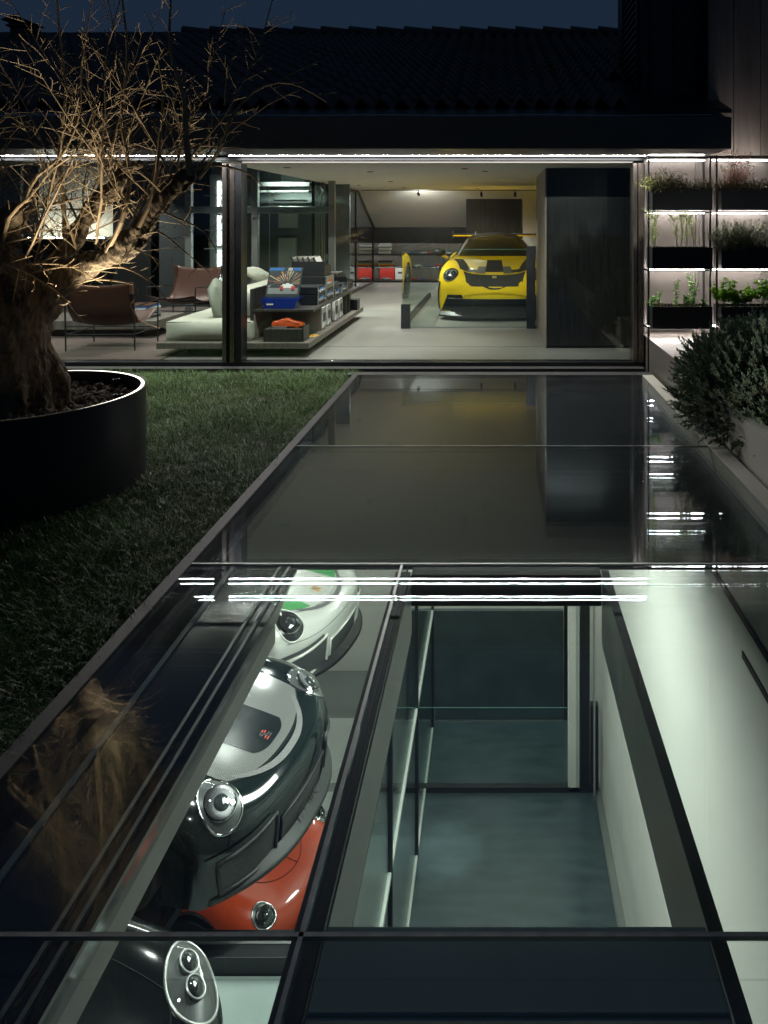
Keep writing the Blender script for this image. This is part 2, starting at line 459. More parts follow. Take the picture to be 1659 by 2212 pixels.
def lamp_unit(root, sk, cx, cz, rx, rz, axis, ring_m, bowl_m, tilt=0, depth=.05, eyes=2, bulge=.03):
    """round or oval headlight: chrome ring on the body, bowl with projectors inside, clear domed lens"""
    ax = Vector(axis).normalized()
    u = Vector((0,0,1)).cross(ax).normalized(); v = ax.cross(u)
    u, v = u*math.cos(tilt) + v*math.sin(tilt), -u*math.sin(tilt) + v*math.cos(tilt)
    base = Vector((cx, 0, cz)) + Vector((0, .3, 0))
    h0, n0 = sk.hit(base + ax*1.5, -ax)
    if h0 is None: return
    c0 = h0
    def surf(a, b, off):
        h, n = sk.hit(c0 + u*a + v*b + ax*.6, -ax)
        return (h if h is not None else c0 + u*a + v*b) + ax*off
    N = 32
    ring = [surf(rx*math.cos(2*math.pi*k/N), rz*math.sin(2*math.pi*k/N), .003) for k in range(N)]
    hl = MB(); hl.tube(ring+[ring[0]], .009, 6)
    hd = hl.build('headlight', ring_m, root, smooth=True, angle=80)
    bowl = MB(); rows = []
    for j in range(7):
        t = 1 - j/6
        rows.append([surf(rx*t*math.cos(2*math.pi*k/N), rz*t*math.sin(2*math.pi*k/N), .004 + .0*t) for k in range(N)])
    bowl.grid(rows, 0, True)
    bowl.build('bowl', bowl_m, hd, smooth=True, angle=80)
    def disc(cc, r_, h_, n_=5):
        return [[cc + (u*math.cos(2*math.pi*k/24) + v*math.sin(2*math.pi*k/24))*r_*math.cos(j/(n_-1)*math.pi/2*.98) + ax*h_*math.sin(j/(n_-1)*math.pi/2) for k in range(24)] for j in range(n_)]
    rm = min(rx, rz)
    if eyes == 1:
        cc = surf(0, 0, .005)
        mb = MB(); mb.grid(disc(cc, rm*.80, .004), 0, True); mb.build('lamp_dish', M['lampdark'], hd, smooth=True, angle=60)
        mb = MB(); mb.tube([surf(rm*.80*math.cos(2*math.pi*k/32), rm*.80*math.sin(2*math.pi*k/32), .010) for k in range(33)], .0065, 6); mb.build('lamp_ring', M['chrome'], hd, smooth=True)
        mb = MB(); mb.grid(disc(surf(0, -.06*rm, .009), rm*.40, .018), 0, True); mb.build('projector', M['projector'], hd, smooth=True, angle=60)
        mb = MB(); mb.obox(surf(-.02, .50*rm, .013), (rm*.34, rm*.07, .004), Matrix((u, v, ax)).transposed()); mb.build('lamp_bar', M['chrome'], hd)
        for q in range(4):
            a = math.pi/4 + q*math.pi/2
            mb = MB(); mb.obox(surf(rm*.60*math.cos(a), rm*.60*math.sin(a), .011), (rm*.10, rm*.08, .004), Matrix((u, v, ax)).transposed()); mb.build('lamp_point', M['chrome'], hd)
    else:
        for b_ in (.38*rx, -.22*rx):
            cc = surf(b_, .12*rz, .010); r_ = rm*.40
            mb = MB(); mb.tube([cc + (u*math.cos(2*math.pi*k/24) + v*math.sin(2*math.pi*k/24))*r_ for k in range(25)], r_*.10, 8); pr_ = mb.build('projector', M['silver_ring'], hd, smooth=True)
            mb = MB(); mb.grid(disc(cc, r_*.84, r_*.30), 0, True); mb.build('projector_lens', M['projector'], hd, smooth=True, angle=60)
    ln = MB(); rows = []
    for j in range(9):
        t = 1 - j/8
        rows.append([surf(rx*t*math.cos(2*math.pi*k/N), rz*t*math.sin(2*math.pi*k/N), .006 + bulge*(1-t*t)) for k in range(N)])
    ln.grid(rows, 0, True)
    ln.build('lens', M['lens'], hd, smooth=True, angle=80)

def wheel_obj(root, x, y, z, r, wdt, sg):
    mb = MB()
    prof = [(r*.70, -wdt/2), (r*.95, -wdt/2), (r, -wdt/2+.03), (r, wdt/2-.03), (r*.95, wdt/2), (r*.70, wdt/2), (r*.68, 0), (r*.70, -wdt/2)]
    tmp = MB(); tmp.lathe(prof, 40)
    rot = lambda p: (x + sg*p[2], y + p[0], z + p[1])
    mb.add([rot(p) for p in tmp.v], tmp.f)
    w_ = mb.build('wheel', M['tyre'], root, smooth=True, angle=40)
    rm = MB()
    tmp = MB(); tmp.lathe([(r*.69, wdt*.30), (r*.72, wdt*.5), (r*.66, wdt*.48), (r*.62, wdt*.1), (.02, wdt*.05)], 40)
    rm.add([rot(p) for p in tmp.v], tmp.f)
    for k in range(10):
        a0 = 2*math.pi*k/10
        for da in (-.10, .10):
            p0 = (.045*math.cos(a0), .045*math.sin(a0), wdt*.34); p1 = (r*.67*math.cos(a0+da), r*.67*math.sin(a0+da), wdt*.42)
            rm.tube([rot(p0), rot(p1)], .011, 6)
    tmp = MB(); tmp.lathe([(.0, wdt*.42), (.045, wdt*.40), (.055, wdt*.3)], 16); rm.add([rot(p) for p in tmp.v], tmp.f)
    rm.build('rim', M['rim'], w_, smooth=True, angle=40)
    return w_

def badge(root, sk, x, y, size, view='top'):
    """small gold shield with red and black bars"""
    def sh(u, v):
        wv = (1 if v > .45 else math.sin(math.pi/2*(v/.45))**.6 if v > 0 else 0)
        return (u-.5)*size*.8*wv, (1-v)*size
    mb = MB()
    sk.patch(mb, view, lambda u, v: (x + sh(u, v)[0], y + (sh(u, v)[1] if view == 'top' else -sh(u, v)[1])), 8, 10, .006)
    for (u0, u1, v0, v1) in ((.08,.45,.62,.72), (.08,.45,.80,.90), (.55,.92,.35,.45), (.55,.92,.18,.28)):
        sk.patch(mb, view, lambda u, v: (x + sh(u0+(u1-u0)*u, v0+(v1-v0)*v)[0], y + sh(u0+(u1-u0)*u, v0+(v1-v0)*v)[1]), 3, 2, .008, 1)
    for (u0, u1, v0, v1) in ((.55,.92,.62,.72), (.55,.92,.80,.90), (.08,.45,.35,.45), (.08,.45,.18,.28), (.40,.60,.42,.60)):
        sk.patch(mb, view, lambda u, v: (x + sh(u0+(u1-u0)*u, v0+(v1-v0)*v)[0], y + sh(u0+(u1-u0)*u, v0+(v1-v0)*v)[1]), 3, 2, .008, 2)
    mb.build('badge', [M['gold'], M['badgered'], M['plastic']], root)

def make_car(label, style, body_m, wide=1.0, tall=1.0):
    LOCAL[0] = True
    root = thing('parked_car', label, 'car')
    o, bm, bvh = car_body(wide, tall)
    sk = Skin(bvh)
    # wheel arches
    arch = [(1.02, .335, .385), (3.48, .345, .395)]
    dele = []
    for f in bm.faces:
        c = f.calc_center_median()
        for (ay, az, ar) in arch:
            if abs(c.x) > .70*wide and (c.y-ay)**2 + (c.z-az)**2 < ar*ar and c.z < .80:
                dele.append(f); break
    bmesh.ops.delete(bm, geom=dele, context='FACES')
    bm.to_mesh(o.data); bm.free()
    o.data.materials.clear(); o.data.materials.append(body_m)
    o.data.shade_smooth(); o.parent = root
    for (ay, az, ar) in arch:                               # dark arch liners
        for sg in (1, -1):
            wl = MB(); rows = []
            for xx in (.93, .60):
                rows.append([(sg*xx*wide, ay + (ar+.02)*math.cos(a), az + (ar+.02)*math.sin(a)) for a in [math.pi*k/24 - .3 + k*.0 for k in range(29)]])
            wl.grid(rows)
            wl.add([(sg*.60*wide, ay+(ar+.02)*math.cos(2*math.pi*k/24), az+(ar+.02)*math.sin(2*math.pi*k/24)) for k in range(24)], [tuple(range(24))])
            wl.build('arch_liner', M['seam'], root)
    for (ay, az, ar), wdt in zip(arch, (.26, .32)):
        for sg in (1, -1):
            wheel_obj(root, sg*(.795 if ay < 2 else .79)*wide, ay, az, ar-.045, wdt, sg)
    # glazing
    g = MB()
    def ws(u, v):
        zb, zt = (.925+.0*u)*tall, 1.275*tall
        hw = (.70 + (.545-.70)*v)*wide
        x = (2*u-1)*hw
        e = abs(2*u-1)
        return x, zb - .0*e + (zt - zb)*v - .05*e**3*(v)
    sk.patch(g, 'front', ws, 24, 14, .004)
    g.build('windscreen', M['cglass'], root, smooth=True, angle=80)
    for sg in (1, -1):
        g = MB()
        def sw(u, v):
            y = 1.72 + (3.25-1.72)*u
            zb = (.93 + .015*u)*tall
            zt = (min(1.235, .945 + (y-1.70)*.62) if y < 2.5 else 1.215 - (y-2.5)**2*.50)*tall
            return y, zb + (max(zb+.004, zt) - zb)*v
        sk.patch(g, 'side', sw, 20, 8, .004, 0, sg)
        g.build('side_window', M['cglass'], root, smooth=True, angle=80)
    # hood coordinates
    hw0, hw1 = .565*wide, .63*wide
    def hood(u, v):
        """u -1..1, v 0 front .. 1 rear"""
        hw = hw0 + (hw1-hw0)*v
        yf = .215 + .19*abs(u)**2.4
        return u*hw, yf + (1.34 + (-.05)*u*u*0 + .05*u*u - yf)*v
    hp = lambda u0, u1, v0, v1: (lambda a, b: hood(u0+(u1-u0)*a, v0+(v1-v0)*b))
    def qhood(a, b, c, d):
        q = lerp4(a, b, c, d); return lambda s, t: hood(*q(s, t))
    seams = MB()
    if style == 'classic':
        hood_line = [(-.45*wide, 1.32)] + [(.45*wide*math.sin(a), .70-.40*math.cos(a)) for a in [(-90+7.5*k)*math.pi/180 for k in range(25)]] + [(.45*wide, 1.32)]
        sk.line(seams, 'top', hood_line, .008)
    else:
        hl = [hood(-1, 1-.1*k) for k in range(10)] + [hood(-1+.1*k, 0) for k in range(21)] + [hood(1, .1*k) for k in range(1, 11)]
        sk.line(seams, 'top', hl, .006, sub=3)
    if style != 'yellow': seams.build('hood_seam', M['seam'], root)
    for sg in (1, -1):
        seams = MB()
        sk.line(seams, 'side', [(1.62, .84), (1.60, .5), (1.66, .25)], .006, 0, sg)
        seams.build('door_seam', M['seam'], root); seams = MB()
        sk.line(seams, 'side', [(2.72, .88), (2.80, .5), (2.72, .25)], .006, 0, sg)
        seams.build('door_seam', M['seam'], root)
    # lower front
    if style != 'classic':
        lip = MB()
        pl = []
        for k in range(-16, 17):
            u = k/16; x = u*(.90 if style == 'yellow' else .855)*wide
            y = .0 + (.30 if style == 'yellow' else .36)*abs(u)**2.6 - .055
            pl.append((x, y))
        poly = pl + [(pl[-1][0], .52), (pl[0][0], .52)]; dz = -.03 if style == 'yellow' else .055
        lip.prism(poly, 'z', .085+dz, .112+dz)
        rows = [[(p[0]*.985, p[1]+.012, .112+dz), (p[0]*.98, p[1]+.04, .135+dz), (p[0]*.97, p[1]+.075, .165+dz)] for p in pl]
        lip.grid(rows)
        lip.build('front_splitter', M['lipgrey'] if style == 'dark' else M['grille'], root, smooth=True, angle=40)
    for sg in (1, -1):                                     # door mirrors
        mr = MB()
        c = Vector((sg*1.00*wide, 1.66, .985*tall)); rows = []
        for j in range(9):
            a = -math.pi/2 + math.pi*j/8
            rows.append([c + Vector((math.cos(a)*math.cos(b)*.115, math.cos(a)*math.sin(b)*.075 , math.sin(a)*.075)) for b in [2*math.pi*k/16 for k in range(16)]])
        mr.grid(rows, 0, True)
        mr.tube([c + Vector((-sg*.02, .02, -.04)), c + Vector((-sg*.15, .04, -.10))], .024, 8, 1)
        mo = mr.build('door_mirror', [M['plastic'], body_m], root, smooth=True, angle=60)
    ringm = M['chrome']
    if style == 'yellow':
        for sg in (1, -1):
            lamp_unit(root, sk, sg*.715, .735, .122, .128, (sg*.12, -.93, .34), M['plastic'], M['lampdark'], 0, bulge=.035)
        gp = MB()
        gp_ = lambda a, b, c, d, mi=0: sk.patch(gp, 'top', qhood(a, b, c, d), 12, 16, .004, mi)
        sk.patch(gp, 'front', lerp4((-.37, .548), (.37, .548), (.42, .655), (-.42, .655)), 22, 8, .004)
        gp_((-1, .10), (-.66, .10), (-.88, 1), (-1.16, 1)); gp_((.66, .10), (1, .10), (1.16, 1), (.88, 1))
        gp_((-.80, -.30), (.80, -.30), (.90, .06), (-.90, .06))
        gp_((-.26, .2), (.26, .2), (.20, 1), (-.20, 1))
        gp.build('hood_stripes', M['carbonblack'], root, smooth=True, angle=80)
        for sg in (1, -1):
            vt = MB()
            sk.patch(vt, 'top', qhood((sg*.26, .12), (sg*.74, .12), (sg*.76, .26), (sg*.30, .30)), 8, 8, .006, 1)
            sk.patch(vt, 'top', qhood((sg*.26, .10), (sg*.52, .10), (sg*.45, .50), (sg*.24, .50)), 8, 8, .010, 0)
            vt.build('hood_vent', [M['ventgrey'], M['ventdark']], root, smooth=True, angle=60)
        gr = MB()
        sk.patch(gr, 'front', lerp4((-.80, .13), (.80, .13), (.72, .345), (-.72, .345)), 40, 10, .006, 0)
        for sg in (1, -1):
            sk.patch(gr, 'front', lerp4((sg*.80, .13), (sg*.86, .14), (sg*.755, .40), (sg*.70, .34)), 8, 10, .006, 0)
            sk.patch(gr, 'front', lerp4((sg*.50, .36), (sg*.76, .36), (sg*.755, .405), (sg*.52, .415)), 10, 5, .007, 0)
        gr.build('bumper_insert', M['grille'], root, smooth=True, angle=60)
        gr = MB()
        sk.patch(gr, 'front', lerp4((-.52, .175), (.52, .175), (.53, .315), (-.53, .315)), 24, 8, .009, 0)
        gi = gr.build('intake_grille', M['grille'], root, smooth=True, angle=60)
        br = MB()
        for zz in (.205, .245, .285):
            ps = [p for p in (sk.pt('front', -.36+.72*k/12, zz, 1, .012) for k in range(13)) if p]
            br.tube(ps, .004, 5)
        br.build('grille_bars', M['dark_steel'], gi)
        tr = MB()
        ps = [p for p in (sk.pt('front', -.74+1.48*k/30, .345, 1, .012) for k in range(31)) if p]
        tr.tube(ps, .010, 6); tr.build('bumper_blade', M['lipgrey'], root, smooth=True)
        for sg in (1, -1):
            sb = MB()
            ps = [p for p in (sk.pt('front', sg*(.885+.02*math.sin(k/8*3)), .60-.055*k, 1, .01) for k in range(9)) if p]
            if len(ps) > 2: sb.tube(ps, .012, 6)
            sb.build('side_blade', M['plastic'], root, smooth=True)
        badge(root, sk, 0, .155, .085)
        rf = MB()                                          # black roof skin
        sk.patch(rf, 'top', lerp4((-.50, 2.02), (.50, 2.02), (.47, 3.0), (-.47, 3.0)), 20, 12, .004)
        rf.build('roof_panel', M['carbonblack'], root, smooth=True, angle=80)
        wg = MB()                                          # rear wing on swan necks
        pr = [(4.30, 1.325), (4.36, 1.34), (4.50, 1.335), (4.64, 1.31), (4.50, 1.312), (4.36, 1.318)]
        for y0, y1, z0, z1, mi in ((4.22, 4.62, 1.275, 1.30, 0), (4.215, 4.26, 1.245, 1.274, 1)):
            wg.box(-.90, .90, y0, y1, z0, z1, mi)
        for sg in (1, -1):
            wg.prism([(4.16, 1.19), (4.66, 1.19), (4.66, 1.34), (4.42, 1.36), (4.20, 1.34)], 'x', sg*.90, sg*.925, 0)
            wg.tube([(sg*.42, 4.05, .92), (sg*.42, 4.12, 1.24), (sg*.42, 4.25, 1.33), (sg*.42, 4.4, 1.30)], .022, 8, 0)
        wg.build('rear_wing', [M['plastic'], body_m], root, bevel=.008)
        cab = MB()                                         # cabin seen through the screen
    if style in ('dark', 'white'):
        for sg in (1, -1):
            lamp_unit(root, sk, sg*.705, .775, .140, .185, (sg*.18, -.56, .80), ringm if style == 'dark' else body_m, M['lampin'] if style == 'dark' else M['lampdark'], 0, bulge=.03, eyes=1)
        for sg in (1, -1):
            gr = MB(); fr = MB()
            q = lerp4((sg*.40, .175), (sg*.80, .19), (sg*.82, .40), (sg*.41, .47))
            sk.patch(gr, 'front', q, 14, 10, .005)
            edge = [q(t, 0) for t in (0, .25, .5, .75, 1)] + [q(1, t) for t in (.25, .5, .75, 1)] + [q(t, 1) for t in (.75, .5, .25, 0)] + [q(0, t) for t in (.75, .5, .25, 0)]
            ps = [p for p in (sk.pt('front', a, b, 1, .010) for a, b in edge) if p]
            fr.tube(ps, .016, 6)
            g_ = gr.build('intake_grille', M['mesh'], root, smooth=True, angle=60)
            fr.build('grille_frame', M['plastic'] if style == 'dark' else body_m, g_, smooth=True, angle=80)
        gr = MB(); fr = MB()
        q = lerp4((-.34, .165), (.34, .165), (.345, .385), (-.345, .385))
        sk.patch(gr, 'front', q, 20, 8, .005)
        edge = [q(t, 0) for t in (0, .25, .5, .75, 1)] + [q(1, t) for t in (.5, 1)] + [q(t, 1) for t in (.75, .5, .25, 0)] + [q(0, t) for t in (.5, 0)]
        fr.tube([p for p in (sk.pt('front', a, b, 1, .008) for a, b in edge) if p], .012, 6)
        g_ = gr.build('intake_grille', M['mesh'], root, smooth=True, angle=60)
        fr.build('grille_frame', M['plastic'] if style == 'dark' else body_m, g_, smooth=True, angle=80)
        for sg in (1, -1):                                 # narrow running lamp over the outer intake
            dl = MB()
            sk.patch(dl, 'front', lerp4((sg*.46, .475), (sg*.86, .425), (sg*.88, .46), (sg*.46, .51)), 12, 3, .012)
            dl.build('running_lamp', M['lampin'] if style == 'white' else M['cglass'], root, smooth=True, angle=60)
        sl = MB()                                          # air slot at the hood's front edge
        def slot(u, v):
            a = -1 + 2*u; x = a*.47*wide
            yf = .215 + .19*abs(a*.95)**2.4
            return x, yf - .075*(1-abs(a)**3*.6) + .05*v
        sk.patch(sl, 'top', slot, 26, 3, .005)
        sl.build('hood_slot', M['silvermesh'], root, smooth=True, angle=60)
        badge(root, sk, 0, .325, .115)
        ns = MB()
        sk.line(ns, 'front', [(-.82, .56), (-.5, .545), (0, .54), (.5, .545), (.82, .56)], .005)
        ns.build('bumper_seam', M['seam'], root)
        for sg in (1, -1):
            ns = MB(); sk.line(ns, 'top', [(sg*.53*wide, .45), (sg*.62*wide, .34), (sg*.70*wide, .24)], .005); ns.build('wing_seam', M['seam'], root)
        tc_ = MB(); sk.line(tc_, 'front', [(.36+.028*math.cos(k*.5236), .50+.028*math.sin(k*.5236)) for k in range(13)], .003, sub=2); tc_.build('tow_cover', M['seam'], root)
    if style == 'dark':
        hd = MB(); sk.patch(hd, 'top', hp(-.97, .97, .01, 1), 36, 26, .004)
        hd.build('hood_panel', M['carbongrey'], root, smooth=True, angle=80)
        st = MB()
        def stripe(u, v):
            a = -1+2*u; v0 = .07 + .05*abs(a)**4
            return hood(a*.36, v0 + (1-v0)*v)
        sk.patch(st, 'top', stripe, 16, 20, .0075)
        st.build('hood_stripe', M['stripeblack'], root, smooth=True, angle=80)
        for sg in (1, -1):
            du = MB()
            sk.patch(du, 'top', lambda u, v: hood(sg*(.52 + .20*u*(v**.6)), .38 + .34*v), 8, 8, .009, 0)
            sk.patch(du, 'top', lambda u, v: hood(sg*(.545 + .12*u*(v**.6)), .46 + .26*v), 6, 6, .013, 1)
            du.build('hood_duct', [M['ductgrey'], M['seam']], root, smooth=True, angle=60)
        tx = bpy.data.curves.new('lettering', 'FONT'); tx.body = 'GT2RS'; tx.size = .11; tx.extrude = .002; tx.align_x = 'CENTER'
        to = bpy.data.objects.new('lip_lettering', tx); COL.objects.link(to)
        dg = bpy.context.evaluated_depsgraph_get(); tm = bpy.data.meshes.new_from_object(to.evaluated_get(dg))
        bpy.data.objects.remove(to); tm.materials.append(M['letter'])
        to = bpy.data.objects.new('lip_lettering', tm); COL.objects.link(to); to.parent = root
        to.location = (0, -.012, .182); to.rotation_euler = (R(52), 0, 0)
    if style == 'white':
        for sg in (1, -1):
            hd = MB()
            sk.patch(hd, 'top', qhood((sg*.55, .03), (sg*.98, .05), (sg*.97, 1), (sg*.36, 1)), 12, 20, .004)
            hd.build('hood_stripe', M['stripegreen'], root, smooth=True, angle=80)
    if style == 'black':
        for sg in (1, -1):
            lamp_unit(root, sk, sg*.70, .775, .215, .145, (sg*.22, -.58, .78), M['silver_ring'], M['lampin'], sg*.55, bulge=.04)
        gr = MB()
        sk.patch(gr, 'front', lerp4((-.80, .18), (.80, .18), (.78, .33), (-.78, .33)), 30, 6, .005)
        gr.build('intake_grille', M['grille'], root, smooth=True, angle=60)
    if style == 'classic':
        for sg in (1, -1):
            lamp_unit(root, sk, sg*.72*wide, .70, .10, .11, (sg*.10, -.86, .50), ringm, M['lampin'], 0, eyes=1, bulge=.05)
            tr = MB(); ps = sk.line(tr, 'side', [(.35, .42), (1.2, .43), (2.6, .43), (3.2, .42)], .018, 0, sg, .004)
            tr.build('side_trim', M['alu'], root, smooth=True)
        bp = MB(); rows = []
        for k in range(-14, 15):
            u = k/14; rows.append((u*.86*wide, -.05 + .26*abs(u)**2.6, .42))
        bp.tube(rows, .055, 8, 0); bp.build('bumper', M['chrome'], root, smooth=True)
        ch = MB(); sk.line(ch, 'top', [(0, .30), (0, .8), (0, 1.3)], .010, 0, 1, .004); ch.build('hood_trim', M['chrome'], root)
        for sg in (1, -1):
            tx = bpy.data.curves.new('script', 'FONT'); tx.body = 'Carrera'; tx.size = .085; tx.extrude = .001; tx.shear = .35
            to = bpy.data.objects.new('door_script', tx); COL.objects.link(to)
            dg = bpy.context.evaluated_depsgraph_get(); tm = bpy.data.meshes.new_from_object(to.evaluated_get(dg))
            bpy.data.objects.remove(to); tm.materials.append(M['gold'])
            to = bpy.data.objects.new('door_script', tm); COL.objects.link(to); to.parent = root
            h, n = sk.side(1.5, .50, sg)
            to.location = (h.x + sg*.006, 1.50 if sg < 0 else 1.2, .49); to.rotation_euler = (R(90), 0, R(90*sg))
    LOCAL[0] = False
    return root

M['yellow'] = paint('yellow_paint', (.80, .53, .012), 0, .4, .25)
setc(M['yellow'].node_tree.nodes['Principled BSDF'], 'Specular IOR Level', .25)
M['greenblack'] = paint('dark_green_paint', (.006, .011, .011), 0, .14)
setc(M['greenblack'].node_tree.nodes['Principled BSDF'], 'Specular IOR Level', .2)
M['silverwhite'] = paint('pearl_white_paint', (.60, .62, .57), .15, .3)
M['blackpaint'] = paint('black_paint', (.006, .008, .008), 0, .14)
setc(M['blackpaint'].node_tree.nodes['Principled BSDF'], 'Specular IOR Level', .2)
M['redpaint'] = paint('orange_red_paint', (.66, .075, .022), 0, .3)
M['carbonblack'] = carbon('carbon_dark', (.035, .033, .028), (.06, .056, .046), 120, .8, .12)
M['carbongrey'] = carbon('carbon_grey', (.085, .088, .085), (.16, .165, .157), 110, .22)
M['stripeblack'] = paint('stripe_black', (.008, .012, .013), 0, .16, .5)
M['stripegreen'] = paint('stripe_green', (.06, .30, .09), 0, .35, .6)
M['ventgrey'] = mat('vent_grey', (.10, .10, .09), .5, 0, .15, 12)
M['ventdark'] = mat('vent_dark', (.02, .02, .02), .4, 0, .15, 12)
M['ductgrey'] = mat('duct_grey', (.22, .23, .23), .4, 0, .1, 12)
M['lipgrey'] = mat('lip_grey', (.038, .042, .040), .45, 0, .15, 12)
M['letter'] = mat('lip_letter', (.012, .013, .013), .3, 0, .1, 12)
# ------------------------------------------------------------------ house
house = thing('house', 'dark single storey house with a long glazed front, deep black eave and tiled roof', 'house', (0, 8.2, 0))
FY = 8.2
H = lambda name, mb, m, **k: mb.build(name, m, k.pop('parent', house), **k)
# frame of the glazed front
mb = MB(); mb.box(-9.5, 1.62, 8.12, 8.28, -.02, .055); mb.box(-9.5, 1.62, 8.10, 8.30, 2.262, 2.31)
H('facade_frame', mb, M['dark_steel'], bevel=.004)
H('head_trim', MB().box(-2.79, 1.50, 8.13, 8.20, 2.241, 2.259), M['fascia'])
for x0, x1, m in ((-3.00, -2.955, 'bronze'), (-2.915, -2.865, 'bronze'), (-2.855, -2.79, 'dark_steel'), (1.50, 1.545, 'bronze'), (1.555, 1.615, 'bronze')):
    H('mullion', MB().box(x0, x1, 8.10, 8.30, .056, 2.236), M[m], bevel=.004)
H('mullion_core', MB().box(-2.953, -2.917, 8.14, 8.28, .056, 2.236), M['black_metal'])
H('glass_pane', MB().box(-9.5, -3.002, 8.20, 8.212, .056, 2.261), M['glass'])
H('glass_pane', MB().box(-2.788, 1.498, 8.20, 8.212, .056, 2.236), M['glass'])
# eave
mb = MB(); mb.box(-9.5, 2.30, 7.24, 7.262, 2.315, 2.625)
H('fascia', mb, M['fascia'], bevel=.003)
H('soffit', MB().box(-9.5, 2.30, 7.264, 8.45, 2.312, 2.33), M['dark_steel'])
H('gutter_wire', MB().tube([(-9.5 + k*.43, 7.25, 2.642 + .004*math.sin(k*1.7)) for k in range(28)], .004, 6), M['alu'])
dk = MB(); dk.prism([(7.264, 2.60), (8.5, 3.02), (8.5, 2.98), (7.264, 2.56)], 'x', -9.5, 2.298)
dk.prism([(7.264, 2.332), (8.40, 2.332), (8.40, 2.96), (7.264, 2.56)], 'x', 2.26, 2.298)
H('eave_deck', dk, M['black_metal'])
for x0, x1 in ((-9.4, -3.02), (-2.86, 1.60)):
    s_ = MB().box(x0, x1, 7.915, 7.925, 2.302, 2.3085); s_.m = [1, 0, 0, 0, 0, 0]
    H('led_strip', s_, [M['black_metal'], M['led']])
# tiled roof
S = .365; y0, z0 = 7.86, 2.83
mb = MB(); rows = []; per = .212
nr = 18; nx_per = 8
x_l, x_r = -9.4, 2.5
cols = int((x_r-x_l)/per*nx_per)
L_ = (14.2-7.86)/nr
for i in range(nr):
    ya, yb = y0 + i*L_, y0 + (i+1)*L_ + .03
    ra = []; rb = []; rc = []
    xm = 1.42 if ya < 9.3 else x_r
    for k in range(cols+1):
        x = x_l + k*per/nx_per
        if x > xm: break
        ph = (x/per) % 1
        hgt = .052*math.sin(2*math.pi*ph) + .012*math.sin(4*math.pi*ph)
        jit = .006*math.sin(int(x/per)*12.9 + i*7.3)
        rc.append((x, ya, z0 + (ya-y0)*S + hgt + jit + .012))
        ra.append((x, ya, z0 + (ya-y0)*S + hgt + jit + .042))
        rb.append((x, yb, z0 + (yb-y0)*S + hgt + jit + .008))
    mb.grid([rc, ra, rb])
roof = H('tiled_roof', mb, M['tile'], smooth=True, angle=50)
mb = MB(); mb.prism([(7.86, 2.79), (14.2, 2.79+6.34*S), (20.4, 2.4), (20.4, 2.36), (14.2, 2.74+6.34*S), (7.86, 2.75)], 'x', -9.4, 2.5)
H('roof_deck', mb, M['black_metal'])
k = 0; x = -6.0
while x < 2.4:
    rg = MB(); zz = z0 + (14.2-y0)*S + .02
    rg.tube([(x, 14.2, zz + .045), (x+.56, 14.2, zz + .0)], [.115, .095], 12)
    rg.build('ridge_tile', M['tile'], roof, smooth=True, angle=50); x += .53; k += 1
# chimney
X, Y, Z = at(51, 95, 13.2)
ch = MB(); ch.box(X-.11, X+.11, Y-.2, Y+.2, Z-.6, Z+.26)
co_ = H('chimney', ch, M['tile'])
ck = MB(); ck.box(X-.16, X+.16, Y-.25, Y+.25, Z+.26, Z+.29); ck.prism([(X-.22, Z+.36), (X+.22, Z+.36), (X, Z+.45)], 'y', Y-.3, Y+.3)
for sx in (-.12, .12): ck.box(X+sx-.02, X+sx+.02, Y-.2, Y+.2, Z+.29, Z+.36)
ck.build('chimney_cap', M['tile'], co_)

# interior shell
mb = MB(); mb.box(-3.1, 1.72, 8.302, 16.7, 2.265, 2.30)
mb.prism([(16.702, 2.265), (18.90, 1.405), (18.90, 1.435), (16.702, 2.30)], 'x', -3.1, 3.2)
mb.box(1.722, 3.2, 9.3, 16.70, 2.265, 2.30)
H('ceiling', mb, M['ceiling'])
H('lounge_ceiling', MB().box(-9.5, -3.102, 8.302, 14.2, 2.62, 2.66), M['darkwall'])
mb = MB(); mb.box(-9.5, -3.15, 14.0, 14.1, 0, 2.62); H('lounge_wall', mb, M['darkwall'])
H('side_wall', MB().box(-9.6, -9.5, 8.1, 14.1, 0, 2.62), M['darkwall'])
H('side_wall', MB().box(3.2, 3.3, 9.3, 19.1, 0, 2.3), M['gwood'])
mb = MB(); mb.box(-9.5, 3.2, 18.9, 19.35, 1.03, 1.40); mb.box(-9.5, 3.2, 18.9, 18.93, 1.0, 1.0295); mb.box(-9.5, 3.2, 18.9, 19.35, 0, .045)
mb.box(-9.5, 3.2, 19.30, 19.35, .046, 1.03)
H('back_wall', mb, M['dwood'])
H('back_panel', MB().box(-6, 3.2, 19.285, 19.298, .05, 1.03), M['gwood'])
# dormer recess of dark timber in the sloping ceiling
X0, _, Zt = at(1007, 430, 17.2); X1, _, Zb = at(1127, 497, 17.2)
mb = MB(); mb.box(X0, X1, 17.15, 18.6, Zb-.15, Zt, 0)
H('dormer_panel', mb, M['dwood'])
H('wall_return', MB().box(at(1127,0,17.2)[0]+.02, at(1150,0,17.2)[0]+.3, 16.9, 17.1, 1.0, 2.26), M['plaster'])
# tall dark block right of the car
blk = MB(); blk.box(.632, 1.72, 9.30, 11.4, .03, 2.262)
H('dark_block', blk, M['blockwood'], bevel=.004)
H('block_side', MB().box(.615, .630, 9.305, 11.4, .0, 2.262), M['lwood'])
H('block_plinth', MB().box(.66, 1.72, 9.34, 11.4, 0, .029), M['black_metal'])
